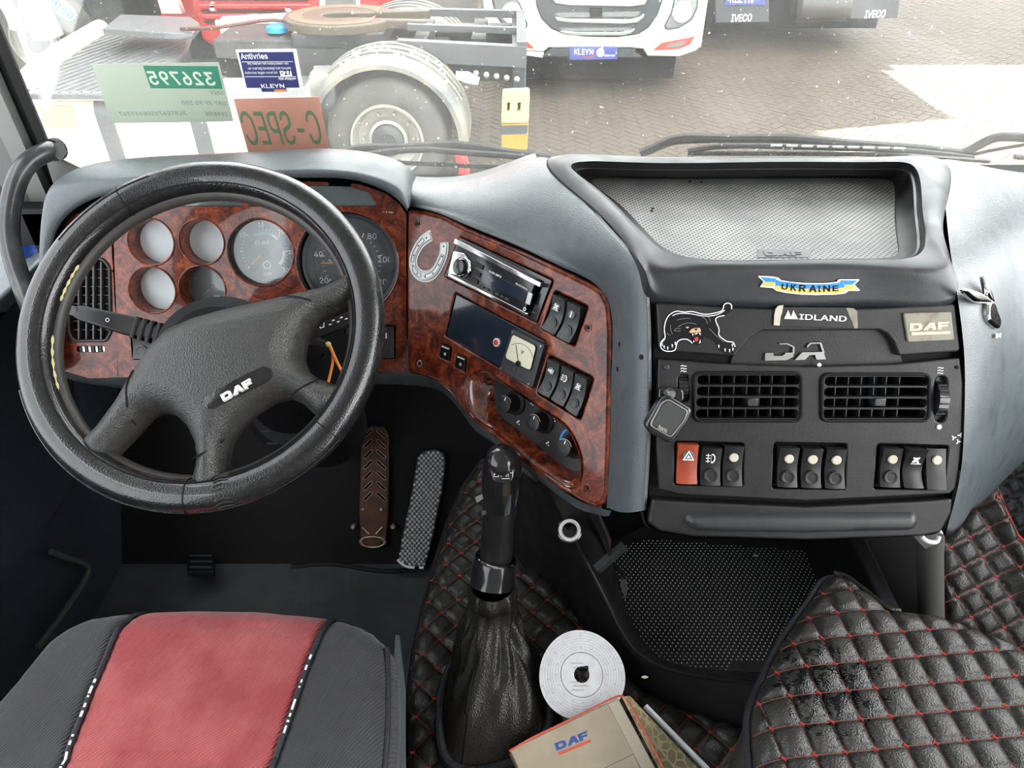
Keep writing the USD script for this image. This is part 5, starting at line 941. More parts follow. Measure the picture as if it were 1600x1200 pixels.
# ================================================================ storage bin beside the tunnel
sb_ = Thing('storage_bin', 'black plastic floor bin with a studded rubber mat under the centre panel', 'storage bin', (.25, .85, .15))
foot = [(800, 745, .50), (812, 800, .44), (824, 845, .38), (855, 890, .33), (888, 935, .305), (920, 985, .30), (965, 1042, .30), (1015, 1082, .30), (1090, 1114, .30), (1185, 1140, .30), (1260, 1150, .30)]
ridge = [(838, 738, .64), (868, 792, .575), (886, 826, .53), (916, 880, .47), (956, 955, .41), (990, 1012, .385), (1036, 1043, .372), (1105, 1057, .368), (1182, 1064, .366), (1240, 1064, .366), (1300, 1064, .366)]
innr = [(915, 772, .64), (938, 815, .53), (952, 856, .42), (962, 900, .31), (978, 952, .25), (1006, 1006, .235), (1046, 1034, .23), (1110, 1045, .228), (1182, 1050, .228), (1240, 1050, .228), (1300, 1050, .228)]
n = 70; rf, rr, ri = (spl([at_z(*p) for p in q], n) for q in (foot, ridge, innr))
up_ = A(0, -.25, .97)
R_ = [rf - A(0, 0, .25), rf] + [rf * (1 - s) + rr * s + up_ * .012 * math.sin(math.pi * s) for s in (.2, .4, .6, .8, .93)] + [rr + up_ * .003] + [rr * (1 - s) + ri * s + up_ * .004 * (1 - s) for s in (.07, .2, .5, .8)] + [ri, ri - A(0, 0, .03)]
sb_.part('frame', grid(np.array(R_)), 'black_plastic', smooth=True, label='moulded plastic rim')
BZ = ZT(.222); bm = Polygon(BZ.px([(952, 850), (1010, 820), (1440, 820), (1440, 960), (1300, 1060), (1180, 1070), (1040, 1050), (996, 1010), (970, 955)])).buffer(0)
sb_.part('mat', BZ.w(ext(bm, -.02, 0)), 'black_plastic')
st = []; base = lathe([(.0016, -.0003), (.0013, .0008)], 6, c0=False); si = Polygon(BZ.px([(955, 860), (1010, 842), (1288, 862), (1292, 1030), (1145, 1032), (1130, 1052), (1046, 1040), (1004, 1004), (976, 950)]))
x0, y0, x1, y1 = si.bounds
for j, yy in enumerate(np.arange(y0, y1, .0066)):
    for xx in np.arange(x0, x1, .0094) + (j % 2) * .0047:
        if si.contains(Point(xx, yy)): st.append((base[0] + A(xx, yy, 0), base[1]))
sb_.part('stud_pattern', BZ.w(join(st)), 'stud', kind='stuff', label='small raised rubber studs')
sb_.part('bin_side', wbox(.60, .63, .60, 1.15, .05, .40, .01), 'deep_black')
p = at_z(890, 828, .535); SF = Fr(p + (CAM - p) * .006, CAM - p + A(0, -.1, .35))
so = Thing('power_socket', 'round socket with a bright white ring on the bin frame', 'socket', SF.o)
so.part('ring', SF.w(lathe([(.0175, -.012), (.0175, .0), (.0165, .002), (.0135, .002), (.0115, -.001)], 32, c0=False, c1=False)), 'white'); so.part('bore', SF.w(lathe([(.0117, -.0005), (.011, -.02)], 24, c0=False)), 'deep_black')
so.part('collar', SF.w(lathe([(.020, -.016), (.0195, -.006), (.0176, -.005)], 32, c1=False)), 'gloss_black')
wr = Thing('cable', 'thin black cable with a loose connector hanging from the console corner', 'cable', at_t(945, 850, 1.15))
wr.part('wire', tube(spl([at_t(u, v, t) for u, v, t in ((934, 796, 1.08), (943, 820, 1.1), (952, 845, 1.12), (953, 868, 1.14), (966, 888, 1.17), (976, 905, 1.2))], 30), .003, 6), 'gloss_black'); wr.part('connector', hullpts([at_t(u, v, t) for u, v in ((972, 900), (979, 904), (981, 922), (977, 937), (969, 915)) for t in (1.195, 1.21)]), 'gloss_black')
wr.part('clamp_bar', bar(at_t(932, 890, 1.14), at_t(976, 852, 1.14), .012, .012), 'tray_plastic')
wv = Thing('heater_valve', 'ribbed black knob stub under the console beside the gear lever', 'knob', at_t(826, 735, 1.12)); vf = at_t(815, 728, 1.12); ve = at_t(846, 752, 1.10)
wv.part('body', tube([vf, vf * .5 + ve * .5, ve], .011, 16), 'black_plastic')
for k in range(3): q = vf + (ve - vf) * (.1 + .16 * k); wv.part('rib', tube([q, q + (ve - vf) * .06], .0124, 16), 'tray_plastic')
# ================================================================ gear lever
gz = lambda v: .745 - (v - 706) * (.745 - .52) / (868 - 706)
gl_ = [(784, 705, 4), (784, 707, 15), (784, 711, 23), (784, 718, 28), (784, 730, 31), (784, 748, 31.5), (783, 765, 30.5), (782, 785, 28), (781, 800, 26), (779, 820, 25), (777, 845, 25), (775, 868, 25.5)]
ax = np.array([at_z(u, v, gz(v)) for u, v, r in gl_]); rr_ = np.array([r * ((gz(v) - 1.42) / ray(u, v)[2]) / FPX for u, v, r in gl_])
gv_ = Thing('gear_lever', 'black gear lever with a glossy printed knob and gathered leather boot', 'gear lever', at_z(775, 1100, .3))
ax2 = spl(ax, 50); r2 = np.interp(np.linspace(0, 1, 50), np.linspace(0, 1, len(rr_)), rr_); dd_ = np.r_[0, np.cumsum(np.sqrt(np.linalg.norm(np.diff(ax, axis=0), axis=1)))]; r2 = np.interp(np.linspace(0, dd_[-1], 50), dd_, rr_)
gv_.part('knob', tube(ax2[:28], r2[:28], 28), 'gloss_black', smooth=60); gv_.part('grip', tube(ax2[27:], r2[27:], 28), 'black_plastic', smooth=60)
kc = at_z(785, 734, gz(734)); tn = CAM - kc; tn /= np.linalg.norm(tn); tn = tn + A(0, .0, .12); KF = Fr(kc + tn / np.linalg.norm(tn) * (rr_[4] * 1.0), tn, (1, 0, 0))
kp = gv_.part('shift_plate', KF.w(ext(rpoly(KF.px([(768, 714), (801, 713), (805, 735), (800, 752), (788, 756), (771, 752), (766, 735)]), .004), -.014, .0022, .0015)), 'gloss_black')
for q in ([(772, 733), (779, 733), (779, 745), (772, 745), (772, 733)], [(783, 733), (783, 745), (783, 739), (791, 739), (791, 733), (791, 745)], [(794, 733), (794, 745), (794, 739), (801, 739), (801, 733), (801, 745)], [(777, 727), (800, 727)], [(784, 748), (796, 748)]): kp.sub('gate_line', KF.w(ext(LineString(KF.px(q)).buffer(.0004), .0022, .0026)), 'white_print')
kp.sub('letter', textc(KF, 'R', *KF.p1(775.5, 739), .0045, .0022), 'white_print')
gv_.part('splitter_switch', hullpts([at_t(u, v, t) for u, v in ((742, 777), (753, 772), (755, 779), (745, 786)) for t in (.985, .995)]), 'silver'); gv_.part('side_button', hullpts([at_t(u, v, t) for u, v in ((752, 798), (759, 797), (760, 803), (753, 806)) for t in (1.0, 1.015)]), 'rim_old')
cA = [at_z(u, v, z) for u, v, z in ((775, 872, .515), (773, 882, .505), (771, 897, .49), (769, 915, .475))]; cR = [.0285, .0325, .0335, .0345]
gv_.part('collar', tube(cA, cR, 32), 'gloss_black', smooth=50)
an = np.linspace(0, 2 * np.pi, 48, endpoint=False); d_ = cA[1] - cA[0]; d_ /= np.linalg.norm(d_); e1 = np.cross(d_, (1, 0, 0)); e1 /= np.linalg.norm(e1); e2 = np.cross(d_, e1)
gv_.part('chrome_ring', tube([cA[0] + (e1 * math.cos(t) + e2 * math.sin(t)) * .0295 for t in an], .0026, 8, closed=True), 'chrome')
nb = 96; an = np.linspace(0, 2 * np.pi, nb, endpoint=False)
bb = spl([at_z(u, v, .312) for u, v in ((693, 1075), (687, 1120), (692, 1178), (716, 1203), (760, 1205), (815, 1185), (852, 1150), (860, 1112), (850, 1064), (828, 1014), (776, 985), (720, 1020))], nb, True)
ang_b = np.unwrap(np.arctan2(*(bb - bb.mean(0))[:, [1, 0]].T)); tr = np.array([cA[3] + A(math.cos(a), math.sin(a) * .95, 0) * .0335 for a in ang_b])
rows = []
for s in np.linspace(0, 1, 40):
    f = .04 * math.sin(math.pi * min(s * 6, 1)) + s ** 1.7 * .96; q = tr * (1 - f) + bb * f; q[:, 2] = .478 - (.478 - .312) * (s ** .92)
    c = q.mean(0); o_ = q - c; o_[:, 2] = 0; o_ /= np.linalg.norm(o_, axis=1, keepdims=True) + 1e-9
    w = (.016 * (meshkit.noise(np.c_[np.cos(ang_b) * 2.6, np.sin(ang_b) * 2.6, np.full(nb, s * 2.2)], 4) - .5) + .010 * (meshkit.noise(np.c_[np.cos(ang_b) * 5 + s * 3, np.sin(ang_b) * 5, np.full(nb, s * 4)], 9) - .5)) * math.sin(math.pi * min(1, s * 1.06)) ** .6
    rows.append(q + o_ * w[:, None] * 1.7 + A(0, 0, 1) * w[:, None] * .5)
gv_.part('boot', grid(np.array(rows[::-1]), cu=True), 'boot', smooth=True, label='gathered black leather boot')
gv_.part('boot_frame', tube(bb + A(0, 0, .004), .0075, 10, closed=True), 'quilt_dark')
for k, j in ((20, 0), (66, 0)): gv_.part('boot_seam', tube(np.array([r[(k + int(i * .1)) % nb] for i, r in enumerate(rows)]) + A(0, 0, .001), .0013, 5), 'deep_black')
# ================================================================ things lying on the tunnel
DF = Fr(at_z(909, 1054, .372), (0, -.42, .9), (1, 0, 0)); td = Thing('tachograph_chart', 'round white paper tachograph chart with a pear shaped centre hole', 'paper disc', DF.o)
t = np.linspace(0, 2 * np.pi, 120, endpoint=False); r0 = .0655 * (1 + .018 * np.cos(3 * t + .9) + .012 * np.cos(2 * t - .6)); hole = np.c_[.0118 * np.cos(t) * (1 + .0 * t), .0118 * np.sin(t)] * (1 + .35 * np.exp(-((t - .9) / .25) ** 2))[:, None]
dk = Polygon(np.c_[r0 * np.cos(t), r0 * np.sin(t)], [hole]); td.part('disc', DF.w(ext(dk, -.002, 0, .0006)), 'paper')
for k, r in enumerate((.0322, .037, .041, .045, .049, .053, .057, .061)): td.part('printed_ring', DF.w(ext(circ(0, 0, r + (.0005 if k == 0 else .00022), 24).difference(circ(0, 0, r - .0003, 24)), 0, .0003)), 'ink' if k == 0 else 'ring_grey')
hw = []
for j in range(5):
    x0 = -.016 + .003 * (j % 2); q = np.array([(x0 + .0011 * i, .016 - .006 * j - (.014 if j > 1 else 0) + .0012 * math.sin(i * 1.9 + j) * (i % 3 != 0)) for i in range(18 + 3 * (j % 2))]); hw.append(ext(LineString(q).buffer(.00022), 0, .0003))
td.part('handwriting', DF.w(join(hw)), 'ink', kind='stuff'); tk = []
for k in range(48):
    a = 2 * math.pi * k / 48; r = (.0385, .0505, .0622)[k % 3]; tk.append(ext(LineString([(r * math.cos(a), r * math.sin(a)), ((r + .002) * math.cos(a), (r + .002) * math.sin(a))]).buffer(.00025), 0, .0003))
td.part('tick_marks', DF.w(join(tk)), 'ink', kind='stuff')
BW = Fr(at_z(890, 1165, .372), (.04, -.25, .95)); wl = Thing('document_wallet', 'beige document wallet with blue lettering and a clear yellowed plastic flap', 'document wallet', BW.pt(0, -.03, -.04))
wq = rpoly(BW.px([(796, 1171), (966, 1090), (1046, 1240), (868, 1325)]), .003); wl.part('booklet', BW.w(ext(wq, -.028, 0, .002)), 'card')
wl.part('spine_strip', BW.w(ext(rpoly(BW.px([(950, 1101), (966, 1094), (1044, 1240), (1026, 1248)]), .001), .0, .0012, .0004)), 'card_side')
for m in daf(BW, (870, 1173), (921, 1153), .0098, 0, .0006): wl.part('letter', m, 'print_blue')
wl.part('red_line', BW.w(ext(Polygon(BW.px([(872, 1176), (922, 1155), (924, 1159), (874, 1180)])), 0, .0005)), 'print_red')
wl.part('wallet_edge', BW.w(tube(np.c_[spl(BW.px([(796, 1174), (830, 1154), (900, 1120), (966, 1088), (975, 1090), (1000, 1130), (1048, 1222)]), 50), np.full(50, .001)], .0016, 6)), 'print_red')
wl.part('printed_frame', BW.w(ext(LineString(BW.px([(930, 1207), (990, 1178), (1012, 1225)])).buffer(.0004), 0, .0003)), 'ink')
ff = [BW.wpx(u, v, h) for u, v, h in ((972, 1089, .004), (985, 1086, .001), (1092, 1202, -.02), (1118, 1230, -.026), (1050, 1240, .002))]
FFm = Fr(ff[0], np.cross(ff[2] - ff[0], ff[4] - ff[0]) * (1 if np.cross(ff[2] - ff[0], ff[4] - ff[0])[2] > 0 else -1)); fp = np.array([((q - FFm.o) @ FFm.x, (q - FFm.o) @ FFm.y) for q in ff])
wl.part('plastic_flap', FFm.w(ext(Polygon(fp).buffer(0), -.0008, 0)), 'yellow_film', label='crazed yellowed clear plastic'); wl.part('page_edge', bar(BW.wpx(1008, 1103, -.012), BW.wpx(1118, 1215, -.03), .004, .010), 'paper')
for nm, u, v, z, lb in (('seed_husk', 1181, 868, .232, 'tiny pale seed husk at the top of the studded bin mat'), ('paper_scrap', 1007, 1058, .383, 'tiny pale paper scrap on the bin frame corner')):
    p = at_z(u, v, z); solo(nm, (lathe([(.0005, -.005), (.0022, -.002), (.0026, .002), (.0004, .006)], 10)[0][:, [2, 0, 1]] * A(1, 1, .6) + p, lathe([(.0005, -.005), (.0022, -.002), (.0026, .002), (.0004, .006)], 10)[1]), 'cream_dot', lb, 'scrap')
# ================================================================ driver's seat
DZ = ZT(.53); dsp = Polygon(DZ.px([(-150, 1300), (-110, 1180), (-50, 1110), (0, 1056), (30, 1018), (60, 985), (95, 961), (135, 944), (215, 934), (300, 931), (400, 933), (520, 944), (560, 955), (590, 970), (608, 990), (616, 1020), (617, 1100), (611, 1200), (606, 1300)])).buffer(0).buffer(-.01).buffer(.01)
sL = DZ.px([(236, 910), (226, 932), (205, 955), (183, 987), (160, 1040), (130, 1112), (97, 1200), (58, 1310)]); sR = DZ.px([(530, 920), (521, 942), (505, 980), (480, 1040), (455, 1112), (425, 1200), (390, 1310)])
sL, sR = spl(sL, 40), spl(sR, 40)
def dh_(p, d):
    base = -.055 + rnd(.060, .058)(p, d) + .006 * (meshkit.fbm(np.c_[p * A(7, 18), p[:, :1] * 0], 3, 2) - .5)
    for ln in (sL, sR): base = base - .008 * np.exp(-(shapely.distance(shapely.points(p), LineString(ln)) / .006) ** 2)
    for v0, v1 in (((190, 968), (492, 986)), ((100, 1186), (432, 1184))):
        dd = shapely.distance(shapely.points(p), LineString(DZ.px([v0, v1]))); base = base - .004 * np.exp(-(dd / .004) ** 2)
    return base
ds = Thing('driving_seat', "driver's seat cushion in faded red fabric with dark grey sides", 'seat', (-.43, .3, .2))
big = sbox(-2, -1, 2, 2); mid_ = Polygon(np.vstack([sL, sR[::-1]])); lft = Polygon(np.vstack([sL, [(-2, sL[-1, 1]), (-2, 1.2), (sL[0, 0], 1.2)]])); rgt = Polygon(np.vstack([sR, [(1, sR[-1, 1]), (1, 1.2), (sR[0, 0], 1.2)]]))
for nm, rg, m in (('red_center', mid_, 'seat_red'), ('grey_bolster', lft, 'seat_grey'), ('grey_bolster', rgt, 'seat_grey')):
    g = rg.buffer(0).intersection(dsp); g = max(g.geoms, key=lambda x: x.area) if hasattr(g, 'geoms') else g
    ds.part(nm, DZ.w(dome(g, .009, dh_, outer=dsp)), m, smooth=True, label='faded red fabric centre panel' if nm == 'red_center' else None)
e = np.array(shapely.segmentize(dsp.exterior, .02).coords)[:-1]; rows = np.array([np.c_[e, np.full(len(e), -.055)], np.c_[e, np.full(len(e), -.16)]]); ds.part('cushion_side', DZ.w(flip(grid(rows, cu=True))), 'seat_grey'); 
for ln, (k0, k1) in ((sL, (12, 30)), (sR, (9, 22))):
    ok = [q for q in ln if dsp.buffer(-.004).contains(Point(*q))]; q = np.array(ok); dd = shapely.distance(shapely.points(q), dsp.exterior); P3 = np.c_[q, dh_(q, dd) + .006]
    pp = ds.part('piping', DZ.w(tube(P3, .0036, 8)), 'quilt_dark'); k = len(P3)
    for a in range(k0, min(k1, k - 2)):
        if rng.random() < .62: q = lin(P3[a:a + 2], 5)[int(rng.integers(0, 2)):int(rng.integers(3, 6))]; pp.sub('worn_core', DZ.w(tube(q + A(.0008, 0, .0030), .0012 + .0006 * rng.random(), 6)), 'white')
rt = DZ.px([(612, 1000), (614, 1100), (609, 1200), (604, 1300)]); ds.part('side_piping', DZ.w(tube(np.c_[spl(rt - A(.008, 0), 30), np.full(30, -.02)], .0035, 8)), 'quilt_dark')
ds.part('side_trim', hullpts([at_z(u, v, z) for u, v in ((618, 992), (624, 992), (634, 1080), (634, 1320), (604, 1320), (610, 1100)) for z in (.42, .44)]), 'dash_grey', label='grey blue plastic side trim')
# ================================================================ wipers outside the glass
wp = Thing('wiper', 'left black wiper blade and arm resting at the foot of the windscreen', 'wiper', at_y(690, 245, 1.31))
def wl_(pts, y=1.31): return [at_y(u, v, y) for u, v in pts]
wp.part('blade', tube(wl_([(548, 250), (640, 255), (740, 260), (860, 266)]), [.0042] * 4, 6), 'gloss_black'); wp.part('blade_frame', tube(spl(wl_([(560, 244), (600, 238), (660, 234), (720, 238), (800, 244), (870, 252)], 1.325), 30), .006, 8), 'black_plastic')
wp.part('arm', tube(spl(wl_([(480, 262), (520, 245), (560, 232), (640, 230), (705, 226), (770, 234), (860, 247)], 1.345), 40), .0075, 8), 'black_plastic'); wp.part('arm_rod', tube(spl(wl_([(440, 262), (500, 247), (560, 238)], 1.33), 20), .0035, 6), 'gloss_black')
wp2 = Thing('wiper', 'middle black wiper with slotted blade above the dash tray', 'wiper', at_y(1250, 230, 1.31))
wp2.part('arm', tube(spl(wl_([(1000, 240), (1032, 226), (1055, 217), (1120, 216), (1240, 217), (1330, 225), (1440, 233), (1500, 240)], 1.345), 50), .0085, 8), 'black_plastic'); wp2.part('arm_rod', tube(spl(wl_([(1012, 240), (1045, 226), (1070, 222), (1110, 221)], 1.33), 20), .0035, 6), 'gloss_black')
wp2.part('blade_frame', tube(spl(wl_([(1075, 237), (1110, 230), (1180, 228), (1300, 231), (1420, 236), (1520, 247)], 1.322), 40), .0055, 8), 'black_plastic'); wp2.part('blade', tube(wl_([(1075, 240), (1240, 240), (1400, 242), (1546, 252)]), .0042, 6), 'gloss_black')
for k in range(9): u = 1205 + k * 24; wp2.part('slot', tube(wl_([(u, 227 + k * .55), (u + 17, 227.4 + k * .55)], 1.312), .0022, 5), 'white')
wp3 = Thing('wiper', 'right wiper arm and blade end at the right edge of the windscreen', 'wiper', at_y(1570, 230, 1.31))
wp3.part('arm', tube(spl(wl_([(1490, 246), (1520, 232), (1550, 217), (1580, 214), (1640, 218)], 1.345), 30), .0085, 8), 'black_plastic'); wp3.part('arm_rod', tube(spl(wl_([(1500, 247), (1540, 237), (1640, 220)], 1.33), 16), .0035, 6), 'gloss_black'); wp3.part('blade', tube(wl_([(1585, 245), (1660, 250)]), .005, 6), 'gloss_black')
# ================================================================ papers stuck to the windscreen
def sheet(name, label, q, m, cat='sticker'):
    t_ = Thing(name, label, cat, GL.wpx(*q[0])); t_.part('paper', GL.w(ext(rpoly(GL.px(q), .0012), .0003, .0012)), m); return t_
s1 = sheet('stock_sticker', 'pale green stock label with mirrored number 326795 on a green band', [(144, 100), (342, 97), (365, 189), (174, 192)], 'sticker_green')
s1.part('band', GL.w(ext(Polygon(GL.px([(224, 102), (340, 103), (348, 138), (236, 137)])), .0012, .0016)), 'sticker_band')
s1.part('number', text(GL, '326795', (236, 131.5), (338, 133), .0215, .0016, .0004, mirror=True), 'sticker_light')
for tx, a, b, ch in (('SNY', (329, 148.5), (350, 148), .0072), ('DAF XF 95 380', (285, 163.5), (354, 164.5), .0072), ('1998/06', (322, 180.5), (356, 181.5), .0072), ('XLRTE47XS0E469367', (188, 181), (292, 179.5), .0072)): s1.part('line', text(GL, tx, a, b, ch, .0012, .0003, bold=False, mirror=True), 'sticker_text')
s2 = sheet('antifreeze_sticker', 'white bordered dark blue sticker headed Antivries at the top of the windscreen', [(368, 77), (463, 76), (476, 147), (387, 148)], 'white')
s2.part('blue_field', GL.w(ext(Polygon(GL.px([(373, 81), (458, 80.5), (468, 136), (386, 136.5)])), .0012, .0016)), 'sticker_navy')
s2.part('heading', text(GL, 'Antivries', (377, 92), (419, 91.5), .0085, .0016), 'white_print')
for tx, a, b in (('Wij hebben het koelsysteem van', (387, 101), (451, 100.6)), ('uw voertuig bevestigd met hoogste', (388, 108.5), (455, 108)), ('Antivries tegen vorst tot', (383, 115.5), (434, 115)), ('Niet aftappen', (436, 124.5), (463, 124))): s2.part('line', text(GL, tx, a, b, .0042, .0016, .0003, bold=tx[0] == 'N'), 'white_print')
for v, u0, u1 in ((95.3, 378, 458), (118.5, 384, 463)): s2.part('rule', GL.w(ext(Polygon(GL.px([(u0, v), (u1, v - .3), (u1, v + .6), (u0, v + .9)])), .0016, .0019)), 'white_print')
s2.part('written_box', GL.w(ext(Polygon(GL.px([(437, 110), (455, 109.5), (457, 118), (439, 118.5)])), .0016, .0019)), 'white'); s2.part('written_number', text(GL, '-27', (440, 117), (455, 116.5), .0075, .0019, .0004), 'deep_black')
s2.part('name_box', GL.w(ext(Polygon(GL.px([(406, 131), (446, 130.5), (448, 142), (410, 142.5)])), .0016, .0019)), 'sticker_navy'); s2.part('name', text(GL, 'KLEYN', (409, 137.5), (445, 137), .0065, .0019), 'white_print'); s2.part('name_band', GL.w(ext(Polygon(GL.px([(428, 138.8), (447, 138.6), (448, 142), (430, 142.2)])), .0019, .0022)), 'orange')
s3 = sheet('c_spec_sticker', 'pinkish sheet with mirrored green C-SPEC lettering', [(365, 154), (499, 151), (514, 239), (389, 241)], 'sticker_pink')
s3.part('lettering', text(GL, 'C-SPEC', (389, 226), (506, 224.5), .062, .0012, .0005, bold=False, mirror=True), 'spec_green')

# ================================================================ the yard: herringbone paving
GZ = -1.25; BW_, H_ = .1, .012
gr = Thing('ground', None, None, (2, 9, GZ), kind='structure')
gr.part('bed', wbox(-30, 40, 1.5, 60, GZ - .06, GZ - .004), 'joint')
bl_ = []; r45 = math.sqrt(.5)
def brick(cx, cy, hor, dz):
    e = A(r45, r45) if hor else A(-r45, r45); f = A(-e[1], e[0]); a, b = .0975, .0475; c = A(cx, cy)
    cs = [c + e * sx * a + f * sy * b for sx, sy in ((-1, -1), (1, -1), (1, 1), (-1, 1))]; ci = [c + e * sx * (a - .006) + f * sy * (b - .006) for sx, sy in ((-1, -1), (1, -1), (1, 1), (-1, 1))]
    v = [(*p, GZ - .010) for p in cs] + [(*p, GZ + dz) for p in ci]; fc = [(4, 5, 6), (4, 6, 7)]
    for k in range(4): n_ = (k + 1) % 4; fc += [(k, n_, 4 + n_), (k, 4 + n_, 4 + k)]
    return np.array(v), np.array(fc)
N_ = 130
for i in range(-N_, N_):
    for j in range(-N_, N_):
        k = (i - j) % 4
        if k in (0, 3):
            gx, gy = ((i + 1) * BW_, (j + .5) * BW_) if k == 0 else ((i + .5) * BW_, (j + 1) * BW_)
            x, y = r45 * (gx - gy) + 4.5, r45 * (gx + gy) + 10.5
            if not (-.6 < x < 11.5 and 6.4 < y < 15.5): continue
            d = A(x, y, GZ) - CAM; t = d @ FW; u = 800 + FPX * d[0] / t; v = 600 - FPX * (d @ UP) / t
            if -30 < u < 1640 and -20 < v < 262: bl_.append((t if v < 240 and u < 1600 and u > 830 else t + 50, x, y, k == 0))
bl_.sort(); rest = []
for n_, (t, x, y, hor) in enumerate(bl_):
    m = brick(x, y, hor, rng.uniform(-.002, .002))
    if n_ < 300: gr.part('brick', m, 'brick', smooth=False)
    else: rest.append(m)
gr.part('brick_paving', join(rest), 'brick', smooth=False, kind='stuff')

# ================================================================ parked tractor chassis in front
def yt(fr, pts): return fr.px(pts)
ch = Thing('truck_chassis', 'parked cabless tractor chassis with cream tank and grey rear mudguard behind the stickers', 'truck', (-1.6, 7.2, GZ))
# fuel tank: rounded section along x
def loaf(x0, x1, y0, y1, z0, z1, r):
    Fx = Fr((x0, 0, 0), (1, 0, 0), (0, 1, 0)); return Fx.w(ext(rrect(y0, z0, y1, z1, r, 6), 0, x1 - x0, min(.03, r * .5)))
tk_ = ch.part('fuel_tank', loaf(-3.95, -1.62, 6.0, 6.72, -1.12, -.40, .14), 'cream_paint', label='cream fuel tank')
for x in (-3.35, -2.60, -1.86):
    Fx = Fr((x, 0, 0), (1, 0, 0), (0, 1, 0)); tk_.sub('strap', Fx.w(ext(rrect(5.985, -1.135, 6.735, -.385, .15, 6).difference(rrect(6.005, -1.115, 6.715, -.405, .135, 6)), 0, .13)), 'alu_plate')
tk_.sub('tank_label', wbox(-3.22, -2.92, 5.995, 6.0, -.98, -.80), 'white'); tk_.sub('tank_plate', wbox(-3.78, -3.52, 5.993, 6.0, -.62, -.45), 'tan')
PZ = ZT(-.33); p1_ = Polygon(PZ.px([(44, 147), (62, 118), (96, 92), (168, 46), (300, 52), (290, 78), (262, 108), (218, 147)])).buffer(.0)
cw = ch.part('catwalk', PZ.w(ext(p1_, -.04, 0, .01)), 'alu_plate', label='ribbed aluminium catwalk')
cl2 = [LineString([(x, 5.0), (x + 1.3, 9.0)]).intersection(p1_.buffer(-.05)) for x in np.arange(-7, 0, .085)]
for g in cl2:
    if g.length > .1: q = np.array(g.coords); cw.sub('tread_rib', PZ.w(ext(LineString(q[[0, -1]]).buffer(.017), 0, .010, .004)), 'alu_plate')
ch.part('plate_edge', tube([at_z(u, v, -.36) for u, v in ((44, 150), (130, 150), (222, 151))], .035, 8), 'cream_paint'); ch.part('step_tube', tube(spl([at_z(u, v, -.30) for u, v in ((46, 124), (72, 100), (110, 74), (158, 45))], 20), .085, 14), 'cream_paint')
PZ2 = ZT(-.12); ch.part('upper_step', PZ2.w(ext(Polygon(PZ2.px([(160, 45), (188, 22), (298, 26), (312, 36), (300, 52), (240, 50)])), -.05, 0, .01)), 'alu_plate')
for y, z in ((6.72, -.20), (7.62, -.20)): ch.part('frame_rail', wbox(-1.95, .10, y, y + .09, z - .26, z), 'chassis')
ch.part('cross_deck', wbox(-1.95, -.6, 6.82, 7.6, -.42, -.30), 'chassis')
for x in (-1.9, -1.55, -.85, -.35): ch.part('cross_member', wbox(x, x + .12, 6.82, 7.6, -.34, -.14), 'chassis')
ch.part('rear_beam', wbox(.0, .12, 6.5, 7.9, -.45, -.12, .02), 'dark_grey'); ch.part('side_beam', bar((-.95, 6.55, -.16), (.12, 6.50, -.20), .09, .16), 'frame_grey'); ch.part('tail_frame', join([bar((-.9, 6.9, -.06), (.1, 6.95, -.10), .07, .05), bar((.08, 6.5, -.12), (.08, 7.5, -.08), .08, .06), bar((-.9, 7.45, -.05), (.1, 7.5, -.08), .07, .06)]), 'frame_grey')
ch.part('battery_box', wbox(-2.6, -1.75, 6.85, 7.5, -.30, -.16, .02), 'chassis'); ch.part('red_line', tube(spl([(-2.9, 7.0, -.1), (-2.5, 6.9, -.06), (-2.1, 7.1, -.05), (-1.8, 6.9, -.08)], 24), .016, 8), 'rust'); ch.part('blue_cap', lathe([(.10, 0), (.10, .04), (.05, .06)], 20)[0] * A(1, 1, 1) + A(-2.08, 7.1, -.14) if False else (lathe([(.10, 0), (.10, .04), (.05, .06)], 20)[0] + A(-2.08, 7.1, -.14), lathe([(.10, 0), (.10, .04), (.05, .06)], 20)[1]), 'flag_blue')
ch.part('air_tank', loaf(-1.62, -1.42, 6.1, 6.5, -.55, -.25, .1), 'guard')
def wheel(host, cx, y0, y1, nm='wheel'):
    Fy = Fr((cx, y0, GZ + .50), (0, -1, 0), (1, 0, 0)); w = y1 - y0
    ty = host.part('tyre', Fy.w(lathe([(.30, -.02), (.36, .0), (.45, -.005), (.49, -.04), (.50, -.08), (.50, -w + .05), (.47, -w), (.30, -w)], 64, c0=False, c1=False)), 'tyre', smooth=40, label='rear tyre' if y0 < 7 else None)
    rm = host.part('wheel_rim', Fy.w(lathe([(.305, -.01), (.30, .012), (.285, .010), (.275, -.03), (.25, -.10), (.17, -.13), (.16, -.06), (.11, -.05), (.10, .0), (.0, .01)], 48, c0=False)), 'rim_steel', smooth=40)
    rm.sub('hub', Fy.w(lathe([(.14, -.09), (.13, -.02), (.09, .01), (.08, .03)], 32)), 'chassis')
    for k in range(10): t = 2 * math.pi * k / 10; rm.sub('wheel_nut', Fy.w(lathe([(.016, -.12), (.016, -.075), (.01, -.07)], 6, .21 * math.cos(t), .21 * math.sin(t))), 'rim_steel')
WX = -1.03; wheel(ch, WX, 6.02, 6.62); wheel(ch, WX, 7.75, 8.35)
